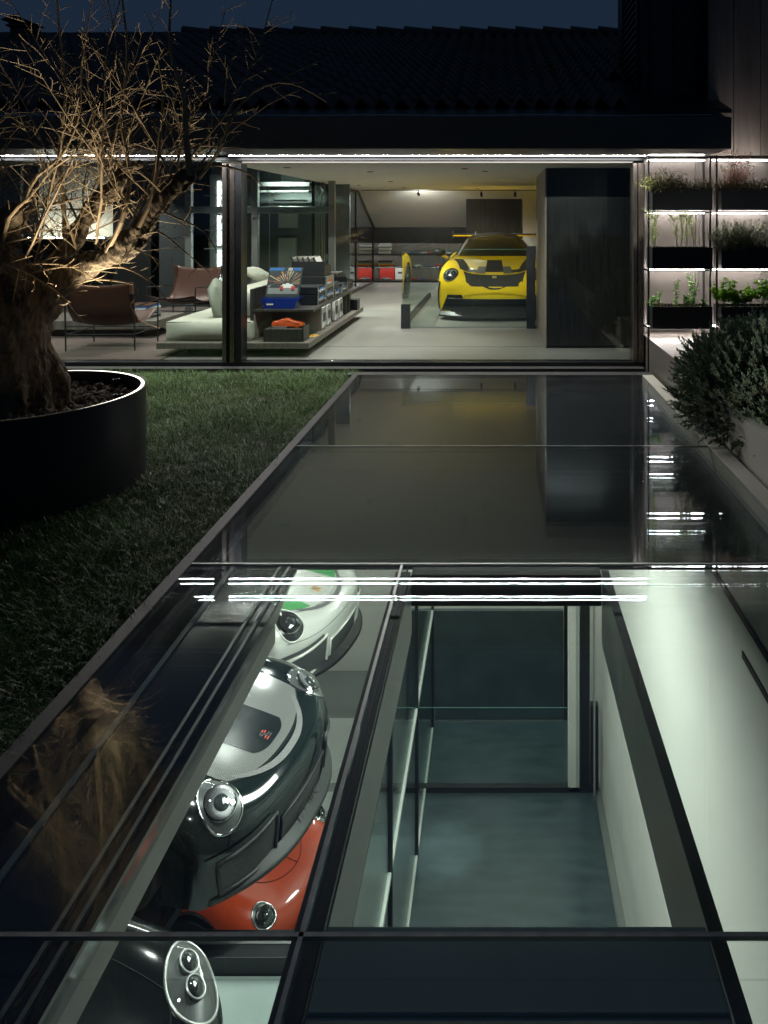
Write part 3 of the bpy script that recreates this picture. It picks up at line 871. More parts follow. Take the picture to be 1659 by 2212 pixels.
# niche in the block with pale books seen through the glass
# glazed partition beside the walkway
pf = MB()
for yy in (12.6, 13.7, 14.9, 16.4, 18.7):
    zt = 2.26 if yy < 16.7 else 2.26 - (yy-16.7)*.39
    pf.box(-3.14, -3.10, yy, yy+.07, 0, zt)
pf.box(-3.14, -3.10, 12.6, 18.8, 0, .05)
part_ = H('glazed_partition', pf, M['dark_steel'])
tr = MB(); tr.prism([(12.6, 2.20), (16.7, 2.20), (18.88, 1.34), (18.88, 1.40), (16.7, 2.262), (12.6, 2.262)], 'x', -3.14, -3.10)
tr.build('partition_head', M['dark_steel'], part_)
gp = MB(); gp.prism([(12.67, .05), (18.7, .05), (18.7, 1.40), (16.7, 2.2), (12.67, 2.2)], 'x', -3.125, -3.115)
gp.build('partition_glass', M['glass'], part_)
# floor
tag(MB().box(-9.6, 3.3, 8.27, 19.35, -.12, .0).build('floor', M['floor']), kind='structure')
fl = MB(); fl.box(-1.38, .60, 11.0, 11.006, -.001, .002); fl.box(-3.0, .6, 9.42, 9.424, -.001, .002)
H('floor_joint', fl, M['seam'])

# wing rising behind, dark, with a louvred shutter
wing = thing('house_wing', 'tall black clad wing of the house with a louvred shutter on its flank', 'building', (2.5, 9.4, 2.3))
mb = MB(); mb.box(1.69, 4.5, 8.62, 10.3, 2.34, 7.0)
mb.build('wall', M['black_metal'], wing)
for xx in (1.78, 2.06, 2.36):
    MB().box(xx, xx+.012, 8.612, 8.619, 2.34, 7.0).build('panel_joint', M['seam'], wing)
sh = MB(); sh.box(1.655, 1.688, 8.75, 8.80, 2.9, 6.5); sh.box(1.655, 1.688, 9.75, 9.80, 2.9, 6.5); 
for k in range(40): 
    z = 2.95 + k*.09; sh.prism([(1.66, z), (1.685, z+.07), (1.688, z+.08), (1.663, z+.012)], 'y', 8.80, 9.75)
sh.build('shutter', M['dark_steel'], wing)
# lit cladding wall on the right
cw = thing('clad_wall', 'weathered metal clad wall washed by light from the planter shelf below', 'wall', (4, 8.4, 2.3))
xs = [2.376, 2.66, 2.96, 3.42, 3.9, 4.5, 5.2]
for a, b in zip(xs, xs[1:]):
    MB().box(a+.004, b-.004, 8.30, 8.36, 2.335, 7.0).build('cladding_panel', M['corten'], cw, bevel=.003)
MB().box(2.38, 5.2, 8.365, 8.5, 2.335, 7.0).build('wall', M['black_metal'], cw)

# ------------------------------------------------------------------ glass terrace over the basement
ZG = .04
terr = thing('glass_terrace', 'walkable glass terrace panels on black beams above the lit basement garage', 'glass floor', (0, 4.5, 0))
jy = [7.52, 5.19, 3.42, 1.648, -.3]
jx = [-1.405, -.434, 1.485]
for i in range(len(jy)-1):
    xx = jx if i > 1 else [jx[0], jx[2]]
    for k in range(len(xx)-1):
        a, b = xx[k]+.006, xx[k+1]-.006; c, d = jy[i+1]+.006, jy[i]-.006
        for zt, th in ((ZG, .026), (ZG-.095, .018)):
            MB().box(a, b, c, d, zt-th, zt).build('glass_pane', M['glassfloor'], terr)
for y in jy[1:-1]:
    for z_ in (ZG-.012,): MB().box(-1.405, 1.485, y-.0055, y+.0055, z_, z_+.010).build('panel_joint', M['steel'], terr)
for z_ in (ZG-.012,): MB().box(-.4395, -.4285, -.3, 3.41, z_, z_+.010).build('panel_joint', M['steel'], terr)
def beam(name, x0, x1, ya, yb, zt, zb, m='black_metal', **k):
    return MB().box(x0, x1, ya, yb, zb, zt).build(name, M[m], terr, bevel=.004, **k)
zb = -.085
beam('floor_beam', -.488, -.415, -.4, 3.60, zb, -.42)
lb = beam('floor_beam', .512, .54, -.4, 3.60, zb, -.44, 'steelgreen')
MB().box(.509, .545, -.4, 3.60, zb, zb+.006).build('beam_flange', M['black_metal'], lb)
MB().box(-.414, -.411, -.4, 3.6, zb-.30, zb-.02).build('beam_face', M['steelgreen'], terr)
for ya, yb in ((3.57, 3.66), (1.60, 1.80)):
    beam('cross_beam', -.410, .508, ya, yb, zb-.004, -.24 if ya > 3 else -.105, 'black_metal' if ya > 3 else 'nearbeam')
MB().box(-.41, .508, 1.592, 1.599, -.105, -.095).build('beam_trim', M['alu'], terr)
# edge structure on the left: dark plate, two bright steel edges, pale lower flange
eg = thing('edge_girder', 'long dark steel edge girder with a pale grey lower flange above the parked cars', 'girder', (-1.1, 2, -.2))
MB().box(-1.45, -.985, -.5, 3.66, -.115, -.10).build('top_plate', M['black_gloss'], eg)
for x in (-1.068, -1.022):
    MB().box(x-.006, x+.006, -.5, 3.66, -.0995, -.088).build('edge_strip', M['steel'], eg)
MB().box(-1.31, -1.29, -.5, 3.66, -.0995, -.092).build('edge_strip', M['steelgreen'], eg)
mb = MB(); mb.prism([(-.99, -.116), (-1.085, -.36), (-1.12, -.36), (-1.12, -.116)], 'y', -.5, 3.66)
mb.build('web', M['black_gloss'], eg)
MB().box(-1.14, -1.092, -.5, 3.66, -.465, -.362).build('lower_flange', M['white'], eg)
# slabs around the opening
slab = thing('basement_slab', 'black concrete slab edge closing off the far end of the glass terrace', 'slab', (0, 6, -.3))
mb = MB(); mb.box(-1.45, 1.55, 3.70, 8.1, -.125, -.10); mb.build('slab_panel', M['black_gloss'], slab)
MB().box(-8, -1.46, -.6, 8.1, -.62, -.20).build('slab_panel', M['black_metal'], slab)
MB().box(1.42, 1.60, -.6, 8.1, -.66, -.127).build('slab_edge', M['black_gloss'], slab)
MB().box(-1.45, 1.60, -1.2, -.62, -.62, -.1).build('slab_panel', M['black_metal'], slab)
pb = thing('platform_beam', 'dark steel cross beam with a pale seam between the black and the dark green car', 'beam', (-1.8, 5.1, -3.4))
MB().box(-2.35, -1.15, 5.02, 5.22, -3.55, -3.38).build('beam_body', M['black_metal'], pb, bevel=.004)
MB().box(-2.35, -1.15, 5.11, 5.13, -3.379, -3.372).build('seam', M['alu'], pb)
MB().box(-2.35, -1.0, 3.4, 5.015, -3.53, -3.50).build('deck_plate', M['nearbeam'], pb)
# ground
lw = MB(); lw.box(-9.6, -1.472, -2, 8.11, -.18, -.03)
tag(lw.build('lawn_soil', M['soil']), kind='structure')
gr = MB(); 
MB_g = MB().box(-150, -9.6, -60, 150, -.25, -.10); MB_g.box(6, 150, -60, 150, -.25, -.10); MB_g.box(-9.6, 6, 20.5, 150, -.25, -.1); MB_g.box(-9.6, 6, -60, -2.01, -.25, -.1)
tag(MB_g.build('ground', M['soil']), kind='structure')
kb = thing('terrace_kerb', 'grey steel kerb framing the glass terrace', 'kerb', (0, 4, 0))
MB().box(-1.470, -1.411, -.5, 7.56, -.18, .035).build('kerb_bar', M['kerb'], kb, bevel=.004)
MB().box(1.491, 1.60, -.5, 7.56, -.18, .035).build('kerb_bar', M['cream'], kb, bevel=.004)
MB().box(-1.52, 1.60, 7.562, 7.70, -.18, .035).build('kerb_bar', M['kerb'], kb, bevel=.004)
MB().box(-9.5, 1.6, 7.98, 8.11, -.18, .012).build('threshold', M['kerb'], kb)
MB().box(-1.5, 1.6, 7.702, 7.978, -.18, -.02).build('drain_channel', M['black_metal'], kb)
MB().box(1.602, 1.632, -.5, 7.9, -.3, -.06).build('drain_slot', M['seam'], kb)

# ------------------------------------------------------------------ basement
tag(MB().box(-8, 1.4, -1.2, 12.5, -6.1, -6.0).build('basement_floor', M['bgrey']), kind='structure')
bw = thing('basement_wall', 'pale green white wall of the light shaft under the glass terrace', 'wall', (1.4, 5, -3))
mb = MB(); mb.box(1.40, 1.5, -1.2, 12.5, -6.0, -.665); mb.build('wall_panel', M['bwhite'], bw)
MB().box(1.392, 1.398, -1.2, 4.2, -.86, -.82).build('shadow_gap', M['seam'], bw)
bw2 = thing('basement_end_wall', 'white end wall of the basement garage below the house', 'wall', (-3, 12.5, -3))
MB().box(-8, 1.39, 12.5, 12.6, -6, -.62).build('wall_panel', M['bwhite'], bw2)
bw3 = thing('garage_side_wall', 'plain grey far side wall of the basement garage', 'wall', (-8, 5, -3))
MB().box(-8.1, -8, -1.2, 12.6, -6, -.62).build('wall_panel', M['bgrey'], bw3)
MB().box(-8, 1.39, -1.3, -1.2, -6, -.62).build('wall_panel', M['bgrey'], bw3)
M['palefloor'] = mat('pale_resin', (.34, .36, .34), .3, 0, .12, 2, rvar=.08)
for ya, yb in ((7.6, 9.15), (9.35, 9.85), (10.0, 11.3)):
    tag(MB().box(-2.6, -1.235, ya, yb, -5.999, -5.992).build('basement_floor_panel', M['palefloor']), kind='structure')
tag(MB().box(-1.22, 1.30, 1.0, 11.2, -5.998, -5.97).build('lift_platform', M['tealfloor']), 'dark glossy car lift platform at the bottom of the shaft', 'lift platform')
ld = thing('lift_door', 'dark teal steel lift door standing behind the glass balustrade in the basement', 'door', (0, 11.3, -6))
MB().box(-1.30, 1.02, 11.25, 11.32, -5.97, -4.33).build('door_leaf', M['tealfloor'], ld)
MB().box(-1.36, -1.31, 11.22, 11.34, -5.97, -3.0).build('door_frame', M['dark_steel'], ld)
MB().box(1.03, 1.08, 11.22, 11.34, -5.97, -3.0).build('door_frame', M['dark_steel'], ld)
lg = thing('lift_guide', 'tall white toothed guide rail of the car lift beside the shaft wall', 'rail', (1.03, 9.8, -6))
mb = MB(); mb.box(.965, 1.055, 9.8, 9.86, -5.97, -.7)
for k in range(150): mb.box(.952, .9648, 9.81, 9.85, -5.9 + k*.034, -5.885 + k*.034)
mb.build('rail', M['bwhite'], lg)
MB().box(1.058, 1.10, 9.8, 9.9, -5.97, -.7).build('guide_plate', M['steelgreen'], lg)
MB().box(1.12, 1.24, 9.82, 9.95, -5.97, -.7).build('guide_column', M['dark_steel'], lg)
MB().cyl((1.29, 9.75, -5.97), (1.29, 9.75, -.7), .014, 10).build('guide_rod', M['alu'], lg)
def balustrade(name, label, x0, x1, y0, y1, zf, h, cols, back=True):
    b = thing(name, label, 'balustrade', ((x0+x1)/2, y0, zf))
    for (cx, w_, hh) in cols:
        MB().box(cx-w_/2, cx+w_/2, y0-.05, y0+.05, zf, zf+hh).build('post', M['black_metal'], b, bevel=.003)
    def pane(a0, a1, c0, c1):
        g = MB().box(a0, a1, c0, c1, zf+.02, zf+h).build('glass_pane', M['glass'], b)
        e = MB()
        e.box(a0, a1, c0, c1, zf+h+.0005, zf+h+.004)
        e.build('glass_edge', M['gedge'], g)
    pane(x0+.02, x1-.02, y0-.006, y0+.006)
    if back: pane(x0-.006, x0+.006, y0+.0, y1)
    if back:
        MB().box(x0-.03, x0+.03, y0+.06, y1, zf, zf+.075).build('shoe_rail', M['dark_steel'], b)
    MB().box(x0+.05, x1-.05, y0-.014, y0+.014, zf, zf+.022).build('shoe_rail', M['steel'], b)
    return b
balustrade('glass_balustrade', 'glass balustrade on black posts at the foot of the basement lift platform', -1.18, 1.34, 9.9, 11.2, -5.97, 1.06, ((-1.15, .10, .35), (1.31, .10, 1.12)))
MB().box(-1.1, 1.28, 9.80, 9.88, -5.969, -5.90).build('kerb_bar', M['black_metal'], thing('lift_kerb', 'black kerb in front of the basement balustrade', 'kerb', (0, 9.8, -5.97)))
# glass partition between the cars and the shaft
gpn = thing('shaft_screen', 'tall glass screen between the parked cars and the lift shaft', 'glass screen', (-.95, 5, -6))
MB().box(-.956, -.944, 4.4, 11.0, -5.9, -2.3).build('glass_pane', M['glass'], gpn)
for y in (4.4, 6.6, 8.8, 11.0):
    MB().box(-.975, -.925, y-.03, y+.03, -5.97, -2.28).build('post', M['dark_steel'], gpn)
for z in (-5.94, -4.2, -2.28):
    MB().box(-.97, -.93, 4.43, 10.97, z-.03, z+.03).build('rail', M['steelgreen'], gpn)
# balustrade around the yellow car
balustrade('glass_balustrade', 'glass balustrade with one thick black post in front of the yellow car', -1.395, .52, 11.0, 15.5, 0, 1.17, ((-1.345, .13, .36), (.515, .13, 1.22)))
yc = make_car('yellow sports car with black hood stripes and a rear wing, parked behind the glass balustrade', 'yellow', M['yellow'], 1.0, 1.035)
yc.location = (-.03, 11.72, 0)
AN = R(78.5)
dc = make_car('dark green sports car with grey carbon hood and black centre stripe in the basement', 'dark', M['greenblack'])
wc = make_car('white sports car with green hood stripes, farthest of the cars in the basement', 'white', M['silverwhite'])
bc = make_car('glossy black sports car with a large oval headlight, nearest of the cars in the basement', 'black', M['blackpaint'])
rc = make_car('red classic sports car on the lower level, under the dark green car', 'classic', M['redpaint'], .90, .97)
def place(o, x, y, z, a=AN): o.location = (x, y, z); o.rotation_euler = (0, 0, a)
place(dc, -1.46, 5.79, -3.17); place(wc, -1.62, 8.10, -3.17); place(bc, -1.42, 3.24, -3.17); place(rc, -1.86, 7.95, -6.0)
for o in (dc, wc, bc):
    t = thing('parking_platform', 'grey steel parking lift platform carrying the %s' % ('dark green car' if o is dc else 'white car with green stripes' if o is wc else 'glossy black car'), 'lift platform', o.location, o.rotation_euler.z)
    LOCAL[0] = True
    for sx in (-1, 1):
        MB().box(sx*.795-.2, sx*.795+.2, .62, 4.6, -.07, -.003).build('track', M['dark_steel'], t)
    MB().box(-1.05, 1.05, 2.0, 2.2, -.14, -.071).build('cross_member', M['dark_steel'], t)
    MB().box(-1.05, 1.05, 4.1, 4.3, -.14, -.071).build('cross_member', M['dark_steel'], t)
    LOCAL[0] = False
from mathutils import noise
# ------------------------------------------------------------------ planting materials
def leafmat(name, col, var=.4, scale=9, rough=.45, trans=.25):
    m, nt, b = nodes(name); N = nt.nodes; L = nt.links
    tc = N.new('ShaderNodeTexCoord'); nz = N.new('ShaderNodeTexNoise'); nz.inputs['Scale'].default_value = scale; nz.inputs['Detail'].default_value = 3
    L.new(tc.outputs['Object'], nz.inputs['Vector'])
    n2 = N.new('ShaderNodeTexNoise'); n2.inputs['Scale'].default_value = scale*9; L.new(tc.outputs['Object'], n2.inputs['Vector'])
    ad = N.new('ShaderNodeMath'); ad.operation = 'ADD'; L.new(nz.outputs['Fac'], ad.inputs[0]); L.new(n2.outputs['Fac'], ad.inputs[1])
    mr = N.new('ShaderNodeMapRange'); mr.inputs[1].default_value = .6; mr.inputs[2].default_value = 1.4; L.new(ad.outputs[0], mr.inputs[0])
    mx = N.new('ShaderNodeMix'); mx.data_type = 'RGBA'
    mx.inputs[6].default_value = rgba([c*(1-var) for c in col]); mx.inputs[7].default_value = rgba([min(1, c*(1+var)*1.05) for c in col])
    L.new(mr.outputs[0], mx.inputs[0]); L.new(mx.outputs[2], b.inputs['Base Color'])
    setc(b, 'Roughness', rough); setc(b, 'Specular IOR Level', .4)
    tl = N.new('ShaderNodeBsdfTranslucent'); L.new(mx.outputs[2], tl.inputs[0])
    ms = N.new('ShaderNodeMixShader'); ms.inputs[0].default_value = trans
    out = N['Material Output']; L.new(b.outputs[0], ms.inputs[1]); L.new(tl.outputs[0], ms.inputs[2]); L.new(ms.outputs[0], out.inputs[0])
    return m
M['grass'] = leafmat('mondo_grass', (.080, .145, .042), .55, 2.2, .38, .2)
M['rosem'] = leafmat('rosemary_leaf', (.115, .165, .11), .4, 6, .5, .1)
M['rosem2'] = leafmat('rosemary_leaf_fresh', (.11, .15, .07), .4, 6, .5, .25)
M['herb'] = leafmat('herb_leaf', (.20, .42, .10), .3, 10, .45, .35)
M['pars'] = leafmat('parsley_leaf', (.16, .34, .03), .4, 10, .45, .35)
M['fenn'] = leafmat('fennel_frond', (.30, .38, .09), .35, 8, .5, .35)
M['heath'] = leafmat('heath_leaf', (.10, .095, .045), .6, 8, .55, .25)
M['redleaf'] = leafmat('red_leaf', (.34, .15, .11), .5, 10, .5, .35)
M['twig'] = mat('twig_bark', (.27, .205, .12), .7, 0, .3, 14)
M['stem'] = mat('green_stem', (.22, .30, .10), .5, 0, .2, 14)
M['dry'] = mat('dry_stem', (.16, .11, .06), .8, 0, .3, 14)
def bark():
    m, nt, b = nodes('old_bark'); N = nt.nodes; L = nt.links
    tc = N.new('ShaderNodeTexCoord'); mp = N.new('ShaderNodeMapping'); mp.inputs['Scale'].default_value = (1, 1, .35)
    L.new(tc.outputs['Object'], mp.inputs[0])
    nz = N.new('ShaderNodeTexNoise'); nz.inputs['Scale'].default_value = 22; nz.inputs['Detail'].default_value = 10; nz.inputs['Roughness'].default_value = .7
    L.new(mp.outputs[0], nz.inputs['Vector'])
    vo = N.new('ShaderNodeTexVoronoi'); vo.feature = 'DISTANCE_TO_EDGE'; vo.inputs['Scale'].default_value = 26; L.new(mp.outputs[0], vo.inputs['Vector'])
    cr = N.new('ShaderNodeValToRGB'); cr.color_ramp.elements[0].color = (.03, .022, .013, 1); cr.color_ramp.elements[1].color = (.22, .17, .105, 1)
    cr.color_ramp.elements[0].position = .35; cr.color_ramp.elements[1].position = .68
    L.new(nz.outputs['Fac'], cr.inputs[0]); L.new(cr.outputs[0], b.inputs['Base Color']); setc(b, 'Roughness', .9)
    ad = N.new('ShaderNodeMath'); ad.operation = 'MULTIPLY_ADD'; L.new(vo.outputs['Distance'], ad.inputs[0]); ad.inputs[1].default_value = 1.6; L.new(nz.outputs['Fac'], ad.inputs[2])
    bp = N.new('ShaderNodeBump'); bp.inputs['Strength'].default_value = .9; bp.inputs['Distance'].default_value = .018
    L.new(ad.outputs[0], bp.inputs['Height']); L.new(bp.outputs[0], b.inputs['Normal'])
    return m
M['bark'] = bark()
M['stone'] = mat('lava_gravel', (.13, .105, .085), .9, 0, .45, 14, bump=.5, bscale=60)

# ------------------------------------------------------------------ round planter and old tree
PC = Vector((-2.93, 4.53, 0)); PR = .715; PZ = .56
pl = thing('round_planter', 'round black steel planter with a glowing light ring along its rim', 'planter', PC)
mb = MB(); mb.lathe([(PR, -.1), (PR, PZ), (PR-.006, PZ+.004), (PR-.012, PZ)], 96, PC); mb.lathe([(PR-.034, PZ), (PR-.034, .40)], 96, PC)
mb.build('planter_wall', M['black_metal'], pl, smooth=True, angle=40)
MB().lathe([(PR-.030, PZ-.002), (PR-.0125, PZ-.002)], 96, PC).build('light_ring', emit('ring_led', (1, .90, .74), 3.6), pl)
MB().lathe([(0, .47), (PR-.036, .455)], 48, PC).build('planter_soil', M['soil'], pl)
mb = MB(); q = random.Random(3)
ico = bmesh.new(); bmesh.ops.create_icosphere(ico, subdivisions=1, radius=1)
iv = [v.co.copy() for v in ico.verts]; fi = [tuple(v.index for v in f.verts) for f in ico.faces]; ico.free()
for k in range(900):
    a = q.uniform(0, 2*math.pi); r_ = math.sqrt(q.uniform(.05, 1))*(PR-.06)
    s_ = q.uniform(.010, .034); c = PC + Vector((r_*math.cos(a), r_*math.sin(a), .468 + q.uniform(-.005, .022)))
    rm = Matrix.Rotation(q.uniform(0, 6), 3, Vector((q.uniform(-1,1), q.uniform(-1,1), q.uniform(-1,1)+.01)).normalized())
    sc = Vector((q.uniform(.7,1.3), q.uniform(.6,1.1), q.uniform(.5,.9)))
    mb.add([c + rm @ Vector((v.x*sc.x, v.y*sc.y, v.z*sc.z))*s_*q.uniform(.75, 1.2) for v in iv], fi)
tag(mb.build('gravel', M['stone']), kind='stuff')

tree = thing('old_tree', 'gnarled bare old tree with warm lit twigs, growing from the round planter', 'tree', PC + Vector((0,0,.46)))
def A(*t): return [Vector(at(x, y, Y)) for x, y, Y in t]
limbs = [
 (A((28,890,4.5),(30,850,4.5),(38,780,4.5),(52,700,4.5),(78,650,4.5),(118,612,4.5)), [.235,.215,.19,.17,.155,.125]),
 (A((80,660,4.5),(118,612,4.5),(175,580,4.5),(225,560,4.45),(275,528,4.4),(312,479,4.35),(350,436,4.3),(387,394,4.25),(412,380,4.22)), [.13,.11,.078,.064,.070,.056,.052,.048,.036]),
 (A((80,650,4.55),(115,595,4.65),(140,549,4.7),(170,494,4.75),(212,436,4.8),(250,399,4.85),(275,366,4.9),(305,352,4.95)), [.12,.085,.062,.054,.066,.048,.04,.026]),
 (A((75,660,4.5),(55,600,4.4),(30,572,4.3),(-10,560,4.25),(-60,545,4.2)), [.14,.07,.06,.055,.045]),
 (A((-45,890,4.42),(-40,800,4.4),(-38,700,4.4),(-25,600,4.38),(-8,530,4.33),(12,486,4.3),(40,462,4.3),(50,458,4.3)), [.19,.165,.15,.105,.075,.07,.065,.04]),
 (A((-60,720,4.4),(-120,600,4.3),(-180,480,4.3),(-220,400,4.2)), [.13,.1,.08,.06]),
]
def densify(ps, rs, step=.03):
    out = []; ro = []
    n = len(ps)
    for i in range(n-1):
        p0, p1, p2, p3 = ps[max(0,i-1)], ps[i], ps[i+1], ps[min(n-1,i+2)]
        k = max(2, int((p2-p1).length/step))
        for j in range(k):
            t = j/k
            out.append(.5*((2*p1) + (p2-p0)*t + (2*p0-5*p1+4*p2-p3)*t*t + (3*p1-p0-3*p2+p3)*t**3)); ro.append(rs[i]+(rs[i+1]-rs[i])*t)
    out.append(ps[-1]); ro.append(rs[-1])
    return out, ro
tm = MB()
for ps, rs in limbs:
    d, r_ = densify(ps, rs)
    r_ = [x*(1 + .16*noise.noise(p*9) + .10*noise.noise(p*23)) for x, p in zip(r_, d)]
    tm.tube(d, r_, 16)
for k in range(9):     # root flare
    a = k*.7 + .2; b_ = PC + Vector((.06, -.03, .47))
    tm.tube([b_ + Vector((math.cos(a)*.10, math.sin(a)*.10, .36)), b_ + Vector((math.cos(a)*.15, math.sin(a)*.15, .16)), b_ + Vector((math.cos(a)*.165, math.sin(a)*.165, 0)), b_ + Vector((math.cos(a)*.21, math.sin(a)*.21, -.06))], [.07, .09, .085, .06], 10)
trunk = tm.build('trunk', M['bark'], tree)
rmod = trunk.modifiers.new('r', 'REMESH'); rmod.mode = 'VOXEL'; rmod.voxel_size = .012
dg = bpy.context.evaluated_depsgraph_get(); m2 = bpy.data.meshes.new_from_object(trunk.evaluated_get(dg))
trunk.modifiers.clear(); trunk.data = m2
nv = len(m2.vertices); co_a = np.empty(nv*3, 'f'); no_a = np.empty(nv*3, 'f')
m2.vertices.foreach_get('co', co_a); m2.vertices.foreach_get('normal', no_a)
co_a = co_a.reshape(-1, 3); no_a = no_a.reshape(-1, 3)
dsp = np.empty(nv, 'f')
for i in range(nv):
    p = Vector(co_a[i])
    v_ = Vector((p.x*7, p.y*7, p.z*2.6))
    dsp[i] = .034*noise.noise(v_) + .018*noise.noise(v_*2.7) - .022*max(0, noise.noise(Vector((p.x*16, p.y*16, p.z*4)))) + .008*noise.noise(p*45)
co_a += no_a*dsp[:, None]
m2.vertices.foreach_set('co', co_a.ravel()); m2.update(); m2.shade_smooth()
if not m2.materials: m2.materials.append(M['bark'])

q = random.Random(21)
crown = MB(); fine = MB()
def rv(s=1): return Vector((q.gauss(0, s), q.gauss(0, s), q.gauss(0, s)))
def path(p, d, L, seg, wob, grav, up=0):
    ps = [p.copy()]; d = d.normalized(); st = L/seg
    for i in range(seg):
        d = (d + rv(wob) + Vector((0, 0, up - grav*(i/seg)))).normalized()
        p = p + d*st; ps.append(p.copy())
    return ps
def side_dir(d, ang):
    o = rv(); o = (o - d*o.dot(d)).normalized()
    return (d*math.cos(ang) + o*math.sin(ang)).normalized()
def twigs(ps, r0, dens, lmax, lvl=0, t0=.12):
    cum = [0]
    for a, b in zip(ps, ps[1:]): cum.append(cum[-1] + (b-a).length)
    Lt = cum[-1]; s_ = Lt*t0
    while s_ < Lt:
        i = max(k for k in range(len(cum)) if cum[k] <= s_); i = min(i, len(ps)-2)
        t = (s_-cum[i])/max(1e-6, cum[i+1]-cum[i]); p = ps[i].lerp(ps[i+1], t); d = (ps[i+1]-ps[i]).normalized()
        L = lmax*q.uniform(.35, 1)*(1 - .55*s_/Lt)
        tp = path(p, side_dir(d, q.uniform(.6, 1.15)), L, 5 if lvl == 0 else 3, .10, .05, .03)
        if lvl == 0:
            fine.tube(tp, [.0026*(1-.58*k/5) for k in range(6)], 4, 0, False)
            twigs(tp, 0, .045, L*.42, 1, .15)
        else:
            fine.tube(tp, [.0017*(1-.45*k/3) for k in range(4)], 3, 0, False)
        s_ += dens*q.uniform(.6, 1.5)
def shoot(p, d, L, r0, wob=.05, grav=0, dens=.066, lmax=.34, up=.02):
    seg = max(6, int(L/.09)); ps = path(p, d, L, seg, wob, grav, up)
    crown.tube(ps, [r0*(1-.8*k/seg) + .0012 for k in range(seg+1)], 6, 0, False)
    twigs(ps, r0, dens, lmax)
def explicit(pts, r0, r1, lmax=.26, dens=.07):
    d, r_ = densify([Vector(at(x, y, Y)) for x, y, Y in pts], [r0+(r1-r0)*k/(len(pts)-1) for k in range(len(pts))], .06)
    crown.tube(d, r_, 6, 0, False); twigs(d, r0, dens, lmax, 0, .2)
explicit([(412,380,4.22),(402,300,4.2),(399,220,4.2),(378,150,4.2),(366,90,4.2),(370,-20,4.2)], .022, .005, .34)
explicit([(430,385,4.22),(470,330,4.15),(488,290,4.12),(502,250,4.1),(545,200,4.1),(600,179,4.1),(650,188,4.1),(706,221,4.1)], .012, .003, .24, .12)
explicit([(600,179,4.1),(630,160,4.1),(689,132,4.1)], .004, .002, .08)
explicit([(486,228,4.1),(490,170,4.1),(505,120,4.1),(523,82,4.1)], .006, .002, .16)
explicit([(210,582,4.45),(265,577,4.4),(324,607,4.35),(364,650,4.3)], .008, .003, .16, .06)
explicit([(143,623,4.45),(190,606,4.4),(223,604,4.38),(287,614,4.35),(297,637,4.32),(281,657,4.3)], .006, .003, .10, .12)
explicit([(281,657,4.3),(300,690,4.3),(345,709,4.3)], .003, .002, .05, .2)
explicit([(405,372,4.22),(450,357,4.2),(500,362,4.2),(548,382,4.2),(592,430,4.2)], .010, .002, .18, .09)
explicit([(335,450,4.3),(380,470,4.25),(440,500,4.2),(478,560,4.2)], .008, .002, .22, .06)
explicit([(285,520,4.4),(340,500,4.3),(400,545,4.25),(455,590,4.2)], .008, .002, .22, .06)
explicit([(300,490,4.3),(330,420,4.25),(345,300,4.2),(352,200,4.2),(340,120,4.2)], .014, .004, .3)
explicit([(225,555,4.4),(262,480,4.3),(280,380,4.3),(262,250,4.3),(275,120,4.3),(262,-20,4.3)], .016, .005, .34)
explicit([(140,560,4.6),(138,450,4.5),(128,330,4.5),(142,200,4.5),(128,60,4.5),(120,-40,4.5)], .016, .005, .34)
explicit([(40,455,4.3),(80,380,4.3),(130,340,4.3),(170,250,4.3),(178,130,4.3),(200,0,4.3)], .014, .004, .34)
explicit([(0,560,4.3),(20,470,4.2),(60,430,4.2),(110,370,4.2),(165,330,4.1)], .012, .004, .26)
for ps, rs in limbs[1:]:
    d, r_ = densify(ps, rs, .02)
    n_ = {0: 0}.get(0, 0)
    cnt = 15 if ps is limbs[1][0] else 12
    for k in range(cnt):
        i = int(len(d)*(.28 + .72*(k+q.random())/cnt)); i = min(i, len(d)-1)
        p = d[i]
        if k % 3 == 2:
            shoot(p, Vector((q.gauss(.25, .7), q.gauss(-.1, .5), q.uniform(-.15, .5))), q.uniform(.35, .8), .006, .07, .10, .07, .24, .0)
        else:
            shoot(p, Vector((q.gauss(.06, .40), q.gauss(0, .34), 1)), q.uniform(.8, 1.75), q.uniform(.004, .0075), .055, .0, .050, .40, .03)
crown.v += []
cr_o = crown.build('branches', M['twig'], tree, recalc=False)
fine.build('crown', M['twig'], tree, recalc=False)

